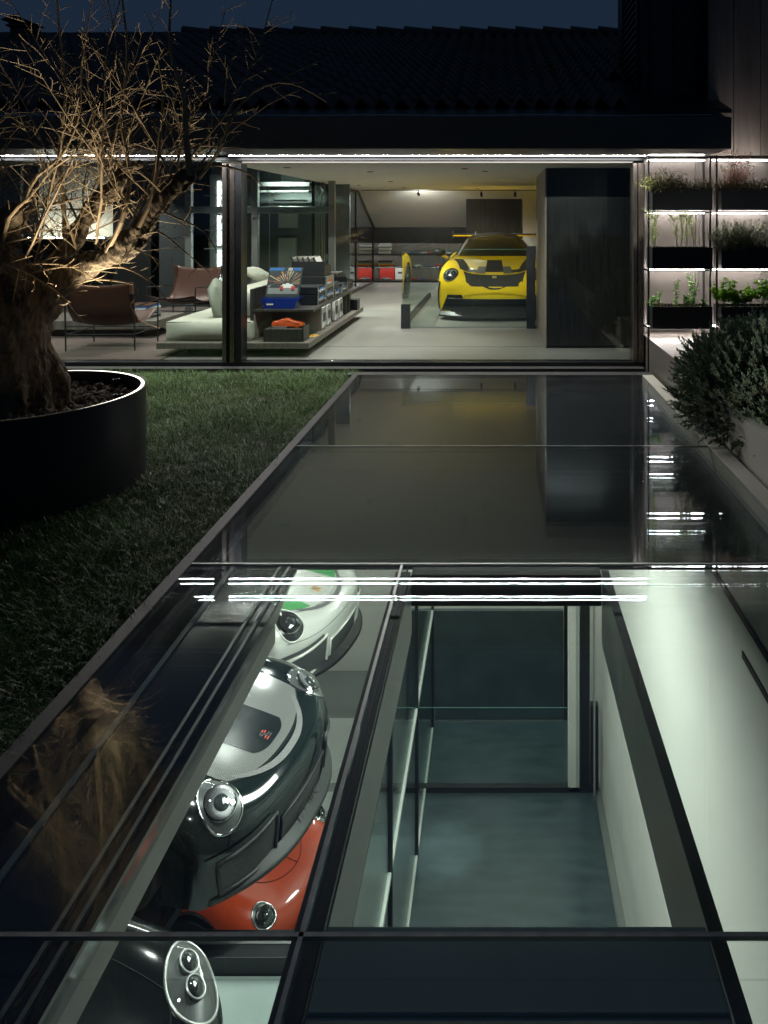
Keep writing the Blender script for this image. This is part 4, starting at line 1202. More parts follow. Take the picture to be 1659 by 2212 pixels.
# ------------------------------------------------------------------ lawn
q = random.Random(5)
gv = []; gf = []
def blade(p, a, L, lean, wd):
    b = len(gv); dx, dy = math.cos(a), math.sin(a); nx, ny = -dy*wd, dx*wd
    for t, k in ((0, 1), (.4, 1.0), (.75, .75)):
        h_ = L*(t - .42*lean*t*t); o = L*lean*t**1.7
        x, y, z = p[0]+dx*o, p[1]+dy*o, p[2]+h_
        gv.append((x-nx*k, y-ny*k, z)); gv.append((x+nx*k, y+ny*k, z))
    h_ = L*(1 - .42*lean); o = L*lean; gv.append((p[0]+dx*o, p[1]+dy*o, p[2]+h_ - L*.18*lean))
    gf.extend(((b, b+1, b+3, b+2), (b+2, b+3, b+5, b+4), (b+4, b+5, b+6)))
n_t = 0
while n_t < 9500:
    Y = 1.7 + 6.3*math.sqrt(q.random()*.92 + .0) if q.random() < .62 else q.uniform(1.7, 8.0)
    X = q.uniform(-.70*Y - .35, -1.465)
    if X < -9 or (X-PC.x)**2 + (Y-PC.y)**2 < (PR+.03)**2: continue
    dn = noise.noise(Vector((X*1.4, Y*1.4, 2)))
    if q.random() > .78 + .5*dn: continue
    n_t += 1
    sz = .8 + .5*dn + q.uniform(-.15, .2)
    for k in range(q.randint(8, 12)):
        blade((X+q.gauss(0, .022), Y+q.gauss(0, .022), -.03), q.uniform(0, 6.283), q.uniform(.065, .125)*sz, q.uniform(.25, 1.05), q.uniform(.0013, .0022))
gme = bpy.data.meshes.new('grass'); gme.from_pydata(gv, [], gf); gme.materials.append(M['grass']); gme.shade_smooth()
go = bpy.data.objects.new('grass', gme); COL.objects.link(go)
tag(go, 'dark green mondo grass lawn', 'grass', kind='stuff')

# ------------------------------------------------------------------ planter shelf on the right
sf = thing('planter_shelf', 'black steel shelf frame with lit panels holding rows of herb troughs', 'shelf', (2.3, 7.95, 0))
fr = MB()
PX = (1.632, 2.292, 2.362, 3.02, 3.09)
for x in PX:
    MB().box(x-.009, x+.009, 7.93, 7.948, -.02, 2.30).build('shelf_post', M['black_metal'], sf)
for x in (1.632, 2.30):
    MB().box(x-.009, x+.009, 8.20, 8.218, -.02, 2.30).build('rear_post', M['black_metal'], sf)
for z in (2.285, 1.695, 1.073, .456):
    MB().box(1.645, 3.4, 7.932, 7.946, z-.008, z+.008).build('shelf_rail', M['black_metal'], sf)
    MB().box(1.625, 1.64, 7.95, 8.198, z-.008, z+.008).build('shelf_rail', M['black_metal'], sf)
LS = emit('shelf_led', (1, .95, .88), 52)
for z in (2.270, 1.690, 1.068, .451):
    for x0, x1 in ((1.66, 2.285), (2.375, 3.015)):
        MB().box(x0, x1, 8.125, 8.14, z-.004, z+.004).build('led_strip', LS if z < 2.2 else emit('shelf_top_led', (1, .95, .88), 34), sf)
M['backpan'] = mat('satin_back_panel', (.17, .148, .138), .38, .25, .12, 3, rvar=.06, stretch=(1, 1, 3))
for x0, x1 in ((1.63, 2.225), (2.228, 2.262), (2.265, 2.30), (2.303, 3.6)):
    MB().box(x0, x1, 8.27, 8.285, .30, 2.31).build('back_panel', M['backpan'], sf, bevel=.002)
TR = {}
rown = ('top', 'middle', 'lowest')
for r_, (zt, zb_) in enumerate(((1.946, 1.717), (1.324, 1.095), (.702, .478))):
    for b_, (x0, x1) in enumerate(((1.640, 2.274), (2.366, 3.0))):
        t = thing('herb_trough', 'long black planting trough, %s row, %s bay of the lit shelf' % (rown[r_], ('first', 'second')[b_] + (' beside the house' if b_ == 0 else '')), 'trough', ((x0+x1)/2, 7.93, zb_), 0, 'troughs on the planter shelf')
        mb = MB()
        y0_, y1_ = 7.78, 8.08
        mb.box(x0, x1, y0_, y0_+.004, zb_, zt); mb.box(x0, x1, y1_-.004, y1_, zb_, zt); mb.box(x0, x0+.004, y0_+.004, y1_-.004, zb_, zt); mb.box(x1-.004, x1, y0_+.004, y1_-.004, zb_, zt)
        mb.box(x0+.004, x1-.004, y0_+.004, y1_-.004, zb_, zb_+.004)
        mb.build('trough_wall', M['black_metal'], t)
        MB().box(x0+.005, x1-.005, y0_+.005, y1_-.005, zt-.04, zt-.03).build('trough_soil', M['soil'], t)
        TR[r_, b_] = (x0, x1, y0_, y1_, zt-.03)
def leaf(mb, p, d, l, w_, mi=0, fold=.25):
    d = d.normalized(); s_ = d.cross(Vector((q.gauss(0,.4), q.gauss(0,.4), 1)));
    s_ = s_.normalized() if s_.length > 1e-4 else d.orthogonal()
    n_ = s_.cross(d)
    mid = p + d*l*.5 - n_*fold*w_
    mb.add([p, p + d*l*.5 + s_*w_, p + d*l, p + d*l*.5 - s_*w_], [(0, 1, 2, 3)], mi)
def lobed(mb, p, d, l, mi=0):
    d = d.normalized(); s_ = d.cross(Vector((q.gauss(0,.5), q.gauss(0,.5), 1)))
    s_ = s_.normalized() if s_.length > 1e-4 else d.orthogonal()
    pts = [p]
    for a, r_ in ((-.95,.55),(-.75,.95),(-.5,.7),(-.28,1.05),(-.14,.8),(0,1.2),(.14,.8),(.28,1.05),(.5,.7),(.75,.95),(.95,.55)):
        pts.append(p + d*l*r_*math.cos(a*1.35) + s_*l*r_*math.sin(a*1.35))
    mb.add(pts, [tuple(range(len(pts)))], mi)
def roundleaf(mb, p, d, l, mi=0):
    d = d.normalized(); s_ = d.cross(Vector((q.gauss(0,.4), q.gauss(0,.4), 1)))
    s_ = s_.normalized() if s_.length > 1e-4 else d.orthogonal()
    mb.add([p + d*l*(.55 - .55*math.cos(a)) + s_*l*.48*math.sin(a) for a in [2*math.pi*k/9 for k in range(9)]], [tuple(range(9))], mi)
def plant(name, label, cat, group, loc, stems, leaves, sm, lm):
    t = thing(name, label, cat, loc, 0, group)
    if stems.v: stems.build('stem', sm, t, recalc=False)
    leaves.build('foliage', lm, t, recalc=False)
    return t
def oregano(x, y, z, h, n, label):
    st, lf = MB(), MB()
    for k in range(n):
        ps = path(Vector((x+q.gauss(0,.012), y+q.gauss(0,.012), z)), Vector((q.gauss(0,.12), q.gauss(0,.12), 1)), h*q.uniform(.6,1), 8, .05, 0, .05)
        st.tube(ps, [.0024]*len(ps), 5, 0, False)
        for i in range(1, len(ps)):
            for a in (0, 1):
                dd = side_dir((ps[i]-ps[i-1]).normalized(), 1.2)
                roundleaf(lf, ps[i], dd, q.uniform(.026, .040))
    return plant('oregano_plant', label, 'herb', 'herbs in the lowest first trough', (x, y, z), st, lf, M['dry'], M['herb'])
x0, x1, ya, yb, z = TR[2, 0]
for x, h, n, wrd in ((1.665,.13,3,'very short oregano sprig beside the left shelf post'), (1.735,.19,2,'short single oregano sprig near the house'), (1.905,.31,3,'tall oregano sprig with round leaves in the trough centre'), (2.03,.17,4,'bushy low oregano sprig right of the tall one'), (2.105,.38,5,'tallest oregano with pale round leaves in the lowest trough'), (2.20,.12,2,'tiny dark oregano sprig at the right end of the lowest trough')):
    oregano(x, 7.9+q.uniform(-.05,.05), z, h, n, wrd)
dr = MB()
for k in range(150):
    x = q.choice((1.75, 1.8, 2.02, 2.08, 1.95)) + q.gauss(0,.05)
    if not x0+.02 < x < x1-.02: continue
    ps = path(Vector((x, q.uniform(7.82,8.0), z)), Vector((q.gauss(0,.4), q.gauss(0,.4), 1)), q.uniform(.03,.09), 3, .1, 0)
    dr.tube(ps, .0018, 3, 0, False)
o = dr.build('dry_stubble', M['dry'], recalc=False); tag(o, 'cut dry stems covering the soil of the lowest trough', 'stubble', kind='stuff')
def fennel(x, y, z, h, lean, label):
    st, lf = MB(), MB()
    ps = path(Vector((x, y, z)), Vector((lean, q.gauss(0,.05), 1)), h, 9, .03, 0, .02)
    st.tube(ps, [.006*(1-.6*k/9) for k in range(10)], 6, 0, False)
    for i in range(2, 10):
        for s_ in range(1 if i < 8 else 3):
            dd = side_dir((ps[i]-ps[i-1]).normalized(), q.uniform(.35,.8)); fp = path(ps[i], dd, q.uniform(.07,.15), 6, .06, .08)
            st.tube(fp, .0012, 3, 0, False)
            for j in range(1, 7):
                for m_ in range(7):
                    e = side_dir((fp[j]-fp[j-1]).normalized(), q.uniform(.5,1.2)); leaf(lf, fp[j], e, q.uniform(.02,.045)*(1.2-j/9), .0022)
    return plant('fennel_plant', label, 'herb', 'fennel in the middle first trough', (x, y, z), st, lf, M['stem'], M['fenn'])
x0, x1, ya, yb, z = TR[1, 0]
for x, h, ln, wrd in ((1.665,.36,.0,'feathery fennel stem at the left end of the middle trough'), (1.70,.38,.1,'pale fennel stem just right of the leftmost fennel'), (1.93,.33,-.08,'drooping fennel stem in the middle of the trough'), (1.98,.34,.1,'slim fennel stem leaning right in mid trough'), (2.045,.37,.1,'tall bright fennel stem right of the trough middle'), (2.12,.30,.0,'short fennel stem at the right end of the middle trough')):
    fennel(x, 7.92+q.uniform(-.05,.05), z, h, ln, wrd)
def bushy(name, label, cat, group, loc, ns, spread, L, leafl, leafw, lm, drop=0, dens=.012, sm='dry', up=1.0, spike=False):
    st, lf = MB(), MB()
    for k in range(ns):
        p = Vector(loc) + Vector((q.uniform(-spread[0], spread[0]), q.uniform(-spread[1], spread[1]), 0))
        d = Vector((q.gauss(0,.45), q.gauss(-.15,.45), up))
        ps = path(p, d, L*q.uniform(.45,1.1), 8, .14, drop*q.uniform(.3,1.4), .02)
        st.tube(ps, [.0022*(1-.6*i/8) for i in range(9)], 4, 0, False)
        for i in range(1, 9):
            seg = (ps[i]-ps[i-1]); m_ = max(1, int(seg.length/dens))
            for j in range(m_*2):
                pp = ps[i-1] + seg*q.random()
                leaf(lf, pp, side_dir(seg.normalized(), q.uniform(.6,1.2)), leafl*q.uniform(.6,1.3), leafw)
    return plant(name, label, cat, group, loc, st, lf, M[sm], lm)
x0, x1, ya, yb, z = TR[0, 0]
bushy('heath_shrub', 'dark heath spilling thickly over the left front of the top trough', 'shrub', 'heath in the top troughs', (1.76, 7.83, z), 170, (.11,.07), .27, .016, .0065, M['heath'], .55)
bushy('heath_shrub', 'low brown heath along the right half of the first top trough', 'shrub', 'heath in the top troughs', (2.08, 7.88, z), 190, (.20,.10), .15, .015, .006, M['heath'], .15)
bushy('heath_shrub', 'pale dry heath sprig hanging past the left shelf post', 'shrub', 'heath in the top troughs', (1.645, 7.84, z), 40, (.03,.04), .19, .014, .0055, M['fenn'], .2)
x0, x1, ya, yb, z = TR[0, 1]
bushy('heath_shrub', 'long olive heath covering the second top trough', 'shrub', 'heath in the top troughs', (2.68, 7.88, z), 300, (.33,.11), .16, .015, .006, M['heath'], .2)
bushy('red_shrub', 'upright shrub with small red leaves glowing in front of the top light strip', 'shrub', None, (2.57, 7.95, z), 80, (.10,.06), .44, .020, .009, M['redleaf'], .1, .028)
x0, x1, ya, yb, z = TR[1, 1]
bushy('rosemary_shrub', 'spiky dark rosemary filling the second middle trough and leaning past the post', 'shrub', None, (2.46, 7.86, z), 120, (.14,.10), .31, .026, .0026, M['rosem2'], .12, .006)
bushy('rosemary_shrub', 'tall upright rosemary behind the spiky dark one in the middle row', 'shrub', None, (2.78, 7.90, z), 120, (.22,.09), .33, .026, .0026, M['rosem2'], .08, .006)
def parsley(x, y, z, h, n, spread, label):
    st, lf = MB(), MB()
    for k in range(n):
        ps = path(Vector((x+q.gauss(0,.015), y+q.gauss(0,.02), z)), Vector((q.gauss(0,spread), q.gauss(-.1,spread), 1)), h*q.uniform(.45,1), 7, .06, .12, .04)
        st.tube(ps, [.0026*(1-.5*i/7) for i in range(8)], 5, 0, False)
        for i in (4, 5, 6, 7):
            for j in range(3):
                lobed(lf, ps[i], side_dir((ps[i]-ps[i-1]).normalized(), q.uniform(.4,1.3)), q.uniform(.022,.040))
    return plant('parsley_plant', label, 'herb', 'parsley in the lowest second trough', (x, y, z), st, lf, M['stem'], M['pars'])
x0, x1, ya, yb, z = TR[2, 1]
for x, h, n, s_, wrd in ((2.41,.33,26,.35,'bright parsley with broad leaves next to the shelf posts'), (2.56,.20,18,.4,'low parsley clump right of the broad leaved one'), (2.66,.24,10,.25,'thin upright parsley sprig in the middle of the second trough'), (2.85,.34,22,.35,'tall parsley at the far right of the lowest trough')):
    parsley(x, 7.90, z, h, n, s_, wrd)

# bench box and cream planter with the rosemary bush
bb = thing('garden_bench_box', 'low grey metal box with a pale lit top under the planter shelf', 'bench', (2.3, 7.2, 0))
MB().box(1.636, 3.6, 6.67, 8.26, -.06, .335).build('box_body', M['fascia'], bb, bevel=.003)
MB().box(1.633, 3.6, 6.67, 8.262, .336, .345).build('box_top', M['backpan'], bb, bevel=.002)
MB().box(1.72, 2.17, 8.22, 8.262, .39, .40).build('vent_slot', M['seam'], bb)
cp = thing('garden_planter', 'long cream rendered planter wall along the right side of the terrace', 'planter', (2.3, 4, 0))
mb = MB(); mb.box(1.636, 1.74, -.5, 6.667, -.06, .30); mb.box(1.741, 3.6, 6.58, 6.667, -.06, .30)
mb.build('planter_wall', M['cream'], cp, bevel=.004)
MB().box(1.742, 3.6, -.5, 6.575, -.1, .24).build('planter_soil', M['soil'], cp)
def rosemary_bush():
    st, lf = MB(), MB(); c = Vector((2.10, 5.62, .27))
    for k in range(4200):
        a = q.uniform(0, 2*math.pi); cz = q.uniform(-.35, 1)
        sn = math.sqrt(max(0, 1-cz*cz)); d = Vector((math.cos(a)*sn, math.sin(a)*sn, cz))
        rad = Vector((.64, 1.10, .53))
        lump = 1 + .20*noise.noise(d*2.3 + Vector((3, 1, 0))) + .10*noise.noise(d*6)
        p = c + Vector((d.x*rad.x, d.y*rad.y, d.z*rad.z))*lump*q.uniform(.62, .98)
        dd = (d + Vector((0, -.1, .42 if d.z > -.1 else -.1)) + rv(.22)).normalized()
        L = q.uniform(.08, .15); ps = path(p, dd, L, 5, .08, 0, .06)
        st.tube(ps, .0022, 4, 0, False)
        for i in range(1, 6):
            seg = ps[i]-ps[i-1]
            for j in range(9):
                leaf(lf, ps[i-1] + seg*q.random(), side_dir(seg.normalized(), q.uniform(.35, .85) if i < 5 else q.uniform(.1,.5)), q.uniform(.024,.038), .0046)
    for k in range(24):
        a = q.uniform(0, 6.283); st.tube([c + Vector((0,0,-.05)), c + Vector((math.cos(a)*.3, math.sin(a)*.5, q.uniform(.0,.25)))], .010, 5, 0, False)
    t = thing('rosemary_bush', 'big dark rosemary bush overhanging the cream planter at the right edge', 'bush', c)
    st.build('stem', M['dry'], t, recalc=False); lf.build('foliage', M['rosem'], t, recalc=False)
rosemary_bush()
# garden lamps at the foot of the tree
def uplight(x, y, z, tgt, p, ang=80, col=(1, .84, .60)):
    t = thing('garden_spotlight', 'small ground spotlight hidden among the planter stones', 'lamp', (x, y, z), 0, 'garden spotlights')
    m = MB(); m.lathe([(.022, -.03), (.026, .035), (.020, .035), (.018, .01), (0, .01)], 14, (x, y, z)); m.build('lamp_body', M['black_metal'], t, smooth=True)
    spot('spot', (x, y, z+.045), tgt, p, col, ang, .6, .02)
uplight(-2.33, 4.42, .50, (-1.80, 4.25, 2.2), 54, 68)
uplight(-2.40, 4.20, .50, (-2.45, 4.0, 3.2), 130, 46)
uplight(-2.36, 4.62, .50, (-2.2, 4.6, 3.2), 100, 46)
uplight(-2.60, 5.06, .50, (-2.45, 5.15, 2.2), 18, 80)
uplight(-2.68, 3.97, .50, (-2.40, 3.30, 2.4), 20, 70)
uplight(-3.54, 4.25, .50, (-3.9, 4.0, 2.4), 60, 84)
t = thing('garden_spotlight', 'small garden spotlight in the cream planter lighting the rosemary bush', 'lamp', (1.95, 3.35, .25))
MB().lathe([(.03, 0), (.035, .10), (.028, .10), (.024, .06), (0, .06)], 14, (1.95, 3.35, .25)).build('lamp_body', M['black_metal'], t, smooth=True)
spot('spot', (1.93, 3.40, .40), (2.25, 5.2, .45), 70, (1, .96, .88), 56, .8, .03)
# ------------------------------------------------------------------ lounge and display furniture
q = random.Random(44)
M['orange'] = paint('orange_gloss', (.62, .09, .02), 0, .3)
M['bluegel'] = mat('blue_acrylic', (.01, .03, .22), .1, 0, .2, 6, coat=1)
M['paper'] = mat('paper', (.62, .60, .55), .8, 0, .1, 30)
M['record'] = mat('record_sleeve', (.33, .32, .30), .6, 0, .3, 30)
M['shaftwall'] = mat('shaft_wall', (.13, .15, .145), .6, 0, .3, 3)
M['beamgrey'] = mat('carriage_grey', (.22, .23, .22), .5, 0, .15, 6)
M['redbox'] = mat('red_board', (.55, .035, .025), .5, 0, .08, 6)
M['tblue'] = mat('title_blue', (.03, .14, .42), .6, 0, .1, 10)
M['silver'] = mat('model_silver', (.5, .5, .5), .25, .6, .1, 10)
M['yelbadge'] = mat('badge_yellow', (.6, .45, .03), .5, 0, .1, 10)
def blanket(name, c, half, mats, parent, bev=.02, rot=None, puff=.0):
    """soft cushion: subdivided box with swollen faces"""
    bm = bmesh.new(); bmesh.ops.create_cube(bm, size=2)
    bmesh.ops.subdivide_edges(bm, edges=bm.edges, cuts=9, use_grid_fill=True)
    r_ = rot or Matrix.Identity(3)
    off = Vector((0, 0, 0)); p = parent
    while p is not None: off += Vector(p.location); p = p.parent
    for v in bm.verts:
        x, y, z = v.co
        e = [abs(x), abs(y), abs(z)]
        k = 1 + puff*((1-x*x)*(1-y*y) if e[2] > .99 else (1-y*y)*(1-z*z) if e[0] > .99 else (1-x*x)*(1-z*z) if e[1] > .99 else 0)
        w_ = Vector((x*half[0], y*half[1], z*half[2]))
        if e[2] > .99: w_.z *= k
        elif e[0] > .99: w_.x *= k
        elif e[1] > .99: w_.y *= k
        w_ += Vector((noise.noise(w_*6)*.006, noise.noise(w_*6+Vector((5,0,0)))*.006, noise.noise(w_*6+Vector((9,0,0)))*.006))
        v.co = Vector(c) + r_ @ w_ - off
    me = bpy.data.meshes.new(name); bm.to_mesh(me); bm.free(); me.materials.append(mats); me.shade_smooth()
    o = bpy.data.objects.new(name, me); COL.objects.link(o); o.parent = parent
    b = o.modifiers.new('bevel', 'BEVEL'); b.width = bev; b.segments = 3; b.limit_method = 'ANGLE'; b.angle_limit = R(50)
    return o
sp = thing('sofa_platform', 'low dark oak floating platform carrying the sofa and the console', 'platform', (-3.1, 10.4, 0))
MB().box(-3.99, -2.20, 8.69, 12.26, .10, .168).build('platform_top', M['gwood'], sp, bevel=.003)
MB().box(-3.75, -2.55, 9.0, 12.0, 0, .099).build('plinth', M['black_metal'], sp)
so = thing('daybed', 'ivory linen daybed mattress with a sage bolster along its side', 'sofa', (-3.45, 9.9, .17))
blanket('mattress', (-3.445, 9.9, .282), (.515, 1.03, .112), M['linen'], so, .025, puff=.06)
pp = MB()
for z in (.178, .388): pp.tube([(-3.955, 8.872, z), (-2.935, 8.872, z)], .006, 6); pp.tube([(-3.957, 8.872, z), (-3.957, 10.92, z)], .006, 6)
pp.build('piping', M['linend'], so)
blanket('bolster', (-3.20, 10.5, .57), (.17, 1.28, .165), M['linen'], so, .03, puff=.08)
def pillow(label, c, half, rot, m):
    t = thing('pillow', label, 'pillow', c)
    blanket('pillow_body', c, half, m, t, .02, rot, .55)
pillow('sage green pillow leaning on the daybed bolster', (-3.50, 9.42, .575), (.06, .20, .20), Matrix.Rotation(R(-14), 3, 'Y'), M['linend'])
pillow('small ivory pillow lying on top of the bolster', (-3.62, 11.2, .79), (.13, .16, .06), Matrix.Rotation(R(24), 3, 'Y'), M['linen'])
cs = thing('console', 'black oak media console with pale timber niche beside the sofa', 'console', (-2.6, 10.5, .17))
MB().box(-2.938, -2.21, 8.95, 12.0, .500, .528).build('console_top', M['dwood'], cs, bevel=.002)
MB().box(-2.975, -2.94, 8.95, 12.0, .169, .775).build('back_board', M['dwood'], cs, bevel=.002)
MB().box(-2.936, -2.27, 9.62, 9.65, .169, .499).build('niche_panel', M['lwood'], cs)
MB().box(-2.938, -2.92, 8.97, 9.615, .169, .499).build('niche_panel', M['lwood'], cs)
MB().box(-2.80, -2.77, 9.66, 11.98, .169, .499).build('niche_panel', M['dwood'], cs)
MB().box(-2.33, -2.318, 9.66, 11.98, .490, .499).build('led_strip', emit('console_led', (1, .95, .88), 10), cs)
for k, (y, w_) in enumerate(((9.72, 'nearest to the pale niche'), (10.02, 'second from the pale niche'), (10.48, 'third from the pale niche'), (10.80, 'farthest from the pale niche'))):
    t = thing('loudspeaker', 'white and black faceted loudspeaker under the console, ' + w_, 'loudspeaker', (-2.45, y+.11, .17), 0, 'loudspeakers under the console')
    MB().box(-2.72, -2.33, y, y+.24, .17, .465).build('speaker_box', M['black_metal'], t, bevel=.003)
    mb = MB(); o_ = [(y, .17), (y+.24, .17), (y+.24, .465), (y, .465)]
    hexa = [(y+.03, .18), (y+.21, .18), (y+.238, .32), (y+.21, .455), (y+.03, .455), (y+.002, .32)]
    mb.prism(hexa, 'x', -2.329, -2.285); mb.build('front_panel', M['white'], t, bevel=.006)
    MB().box(-2.284, -2.278, y+.06, y+.18, .27, .38).build('tweeter_panel', M['dark_steel'], t)
    MB().cyl((-2.284, y+.12, .215), (-2.262, y+.12, .215), .025, 14).build('knob', M['alu'], t)
for y, lb in ((11.36, 'black cylindrical canister under the console beside the loudspeakers'), (11.62, 'black cylindrical canister next to the paper box')):
    t = thing('canister', lb, 'canister', (-2.4, y, .17)); mb = MB(); mb.lathe([(0, 0), (.10, 0), (.105, .01), (.105, .30), (.10, .312), (0, .312)], 28, (-2.4, y, .17)); mb.build('canister_body', M['plastic'], t, smooth=True)
    MB().lathe([(.100, .313), (.107, .312), (.107, .302)], 28, (-2.4, y, .17)).build('canister_rim', M['alu'], t, smooth=True)
t = thing('paper_box', 'small black box of papers at the far end of the platform', 'box', (-2.33, 11.95, .17))
mb = MB(); mb.box(-2.44, -2.22, 11.84, 12.06, .17, .33); mb.build('box_body', M['black_metal'], t, bevel=.003)
mb = MB(); mb.obox((-2.36, 11.95, .38), (.006, .08, .11), Matrix.Rotation(R(14), 3, 'Y')); mb.build('paper_sheet', M['lwood'], t)
# black display box with orange model car
t = thing('display_box', 'black display box on the platform holding the orange model car', 'box', (-2.52, 8.92, .17))
MB().box(-2.76, -2.30, 8.78, 9.05, .169, .318).build('box_body', M['dwood'], t, bevel=.003)
MB().box(-2.298, -2.285, 8.78, 9.05, .169, .348).build('box_end', M['dark_steel'], t)
def model_car(name, label, mats, L=.38, group=None, detail=True):
    LOCAL[0] = True
    t = thing(name, label, 'model car', (0,0,0), 0, group)
    s_ = L/4.5
    prof = [(-2.2,.32),(-2.25,.55),(-2.05,.86),(-1.9,.95),(-1.45,.93),(-.95,1.20),(-.35,1.32),(.15,1.28),(.75,.95),(1.4,.85),(2.0,.70),(2.2,.50),(2.2,.28),(1.75,.24),(1.68,.5),(1.4,.62),(1.1,.5),(1.02,.22),(-.95,.22),(-1.02,.5),(-1.3,.64),(-1.6,.5),(-1.68,.26)]
    bm = bmesh.new(); rows = []
    for k, (w_, sh) in enumerate(((-.86,.90),(-.80,.97),(-.45,1.0),(.45,1.0),(.80,.97),(.86,.90))):
        rows.append([bm.verts.new((x*s_*(1 if abs(w_) < .8 else .985), w_*s_*(1 if z < .95 else .78), z*s_*sh)) for x, z in prof])
    n_ = len(prof)
    for a, b in zip(rows, rows[1:]):
        for i in range(n_): bm.faces.new((a[i], a[(i+1) % n_], b[(i+1) % n_], b[i]))
    bm.faces.new(rows[0][::-1]); bm.faces.new(rows[-1])
    bmesh.ops.recalc_face_normals(bm, faces=bm.faces)
    me = bpy.data.meshes.new('body'); bm.to_mesh(me); bm.free(); me.materials.append(mats); me.shade_smooth(); me.set_sharp_from_angle(angle=R(50))
    o = bpy.data.objects.new('body', me); COL.objects.link(o); o.parent = t
    for x in (-1.32, 1.40):
        for sg in (-1, 1):
            MB().cyl((x*s_, sg*.66*s_, .33*s_), (x*s_, sg*.87*s_, .33*s_), .33*s_, 14).build('wheel', mats if detail else M['rubber'], t)
    g = MB()
    for sg in (-1, 1):
        g = MB(); g.add([(-1.2*s_, sg*.80*s_*.985, 1.0*s_), (-.85*s_, sg*.68*s_, 1.19*s_), (.1*s_, sg*.68*s_, 1.21*s_), (.62*s_, sg*.80*s_*.985, .98*s_)], [(0,1,2,3)])
        g.build('side_window', mats if detail else M['cglass'], t)
    LOCAL[0] = False
    return t
t = model_car('model_car', 'large orange model car on the black display box', M['orange']); t.location = (-2.51, 8.95, .318)
t = thing('name_plate', 'small silver plate leaning in front of the orange model car', 'plate', (-2.6, 8.83, .32)); MB().box(-2.67, -2.50, 8.82, 8.826, .318, .345).build('plate', M['silver'], t)
t = thing('round_badge', 'round yellow and red badge lying on the platform by the display box', 'badge', (-2.25, 9.2, .169))
mb = MB(); mb.lathe([(0, .006), (.075, .006), (.08, .003), (.08, 0)], 28, (-2.29, 9.22, .169)); mb.build('badge_disc', M['yelbadge'], t)
mb = MB(); mb.add([(-2.29, 9.22, .1765), (-2.215, 9.22, .1765), (-2.24, 9.165, .1765), (-2.29, 9.147, .1765)], [(0,1,2,3)]); mb.build('badge_field', M['redbox'], t)
# poster book on blue stand
t = thing('poster_book', 'large book with a racing car cover propped on a blue stand on the console', 'book', (-2.63, 9.2, .53))
tilt = R(17); B0 = Vector((-2.84, 9.10, .665)); W_ = .41; Hh = .375
def bk(u, v, d): return B0 + Vector((u*W_, 0, 0)) + Vector((0.06*v*.4, math.sin(tilt)*Hh*v, math.cos(tilt)*Hh*v)) + Vector((0, -math.cos(tilt)*d, math.sin(tilt)*d))
def bq(mb, u0, u1, v0, v1, d, mi=0): mb.add([bk(u0,v0,d), bk(u1,v0,d), bk(u1,v1,d), bk(u0,v1,d)], [(0,1,2,3)], mi)
mb = MB(); mb.add([bk(0,0,0), bk(1,0,0), bk(1,1,0), bk(0,1,0), bk(0,0,-.03), bk(1,0,-.03), bk(1,1,-.03), bk(0,1,-.03)], [(0,1,2,3),(7,6,5,4),(0,4,5,1),(1,5,6,2),(2,6,7,3),(3,7,4,0)])
bko = mb.build('book_body', mat('book_cover', (.035, .045, .05), .35, 0, .2, 10), t)
cols = [(.42,.10,.03),(.5,.35,.12),(.55,.5,.42),(.05,.06,.06),(.10,.18,.2),(.35,.06,.03),(.02,.02,.02),(.6,.42,.2),(.08,.10,.14)]
cm = [mat('cover_tone', c, .5, 0, .1, 20) for c in cols]
mb = MB(); c0 = (.60, .42)
for k in range(130):
    a = q.uniform(.02, math.pi-.02) if q.random() < .85 else q.uniform(-.3, 3.4); r0 = q.uniform(.04, .35); r1 = r0 + q.uniform(.06, .34); w_ = .012 + .03*r1
    def cl(u, v): return min(.97, max(.03, u)), min(.86, max(.10, v))
    p = [cl(c0[0]+r*math.cos(a+s_), c0[1]+r*.85*math.sin(a+s_)) for r, s_ in ((r0, -.01), (r1, -w_), (r1, w_), (r0, .01))]
    mb.add([bk(u, v, .001 + k*.00002) for u, v in p], [(0,1,2,3)], k % len(cm))
mb.build('cover_picture', cm, bko)
mb = MB(); bq(mb, .02, .45, .885, .975, .004, 0); bq(mb, .73, .98, .885, .975, .004, 0); bq(mb, .58, .71, .885, .975, .004, 1); bq(mb, .05, .95, .10, .30, .0042, 2)
mb.build('cover_panel', [M['tblue'], M['paper'], M['ductgrey']], bko)
mb = MB(); 
for (u0,u1,v0,v1,mi) in ((.42,.82,.30,.38,0),(.47,.77,.38,.43,0),(.40,.50,.24,.36,1),(.74,.86,.24,.36,1),(.42,.50,.20,.25,2),(.76,.84,.20,.25,2),(.57,.67,.43,.46,0)): bq(mb, u0,u1,v0,v1,.006,mi)
mb.build('cover_car', [M['white'], M['redbox'], M['rubber']], bko)
tx = bpy.data.curves.new('title', 'FONT'); tx.body = 'PORSCHE'; tx.size = .022; to = bpy.data.objects.new('cover_title', tx); COL.objects.link(to)
dg = bpy.context.evaluated_depsgraph_get(); tmesh = bpy.data.meshes.new_from_object(to.evaluated_get(dg)); bpy.data.objects.remove(to); tmesh.materials.append(M['rubber'])
to = bpy.data.objects.new('cover_title', tmesh); COL.objects.link(to); to.parent = bko
p = bk(.585, .91, .006); to.location = p - Vector(t.location); to.rotation_euler = (R(90)-tilt, 0, 0); to.scale = (.5, 1, 1)
t = thing('acrylic_stand', 'glossy blue acrylic stand under the poster book', 'stand', (-2.63, 9.2, .53))
mb = MB(); mb.prism([(-2.83, .529), (-2.46, .529), (-2.44, .60), (-2.90, .662), (-2.42, .662)][:3] + [(-2.40, .66), (-2.87, .66)], 'y', 9.03, 9.30)
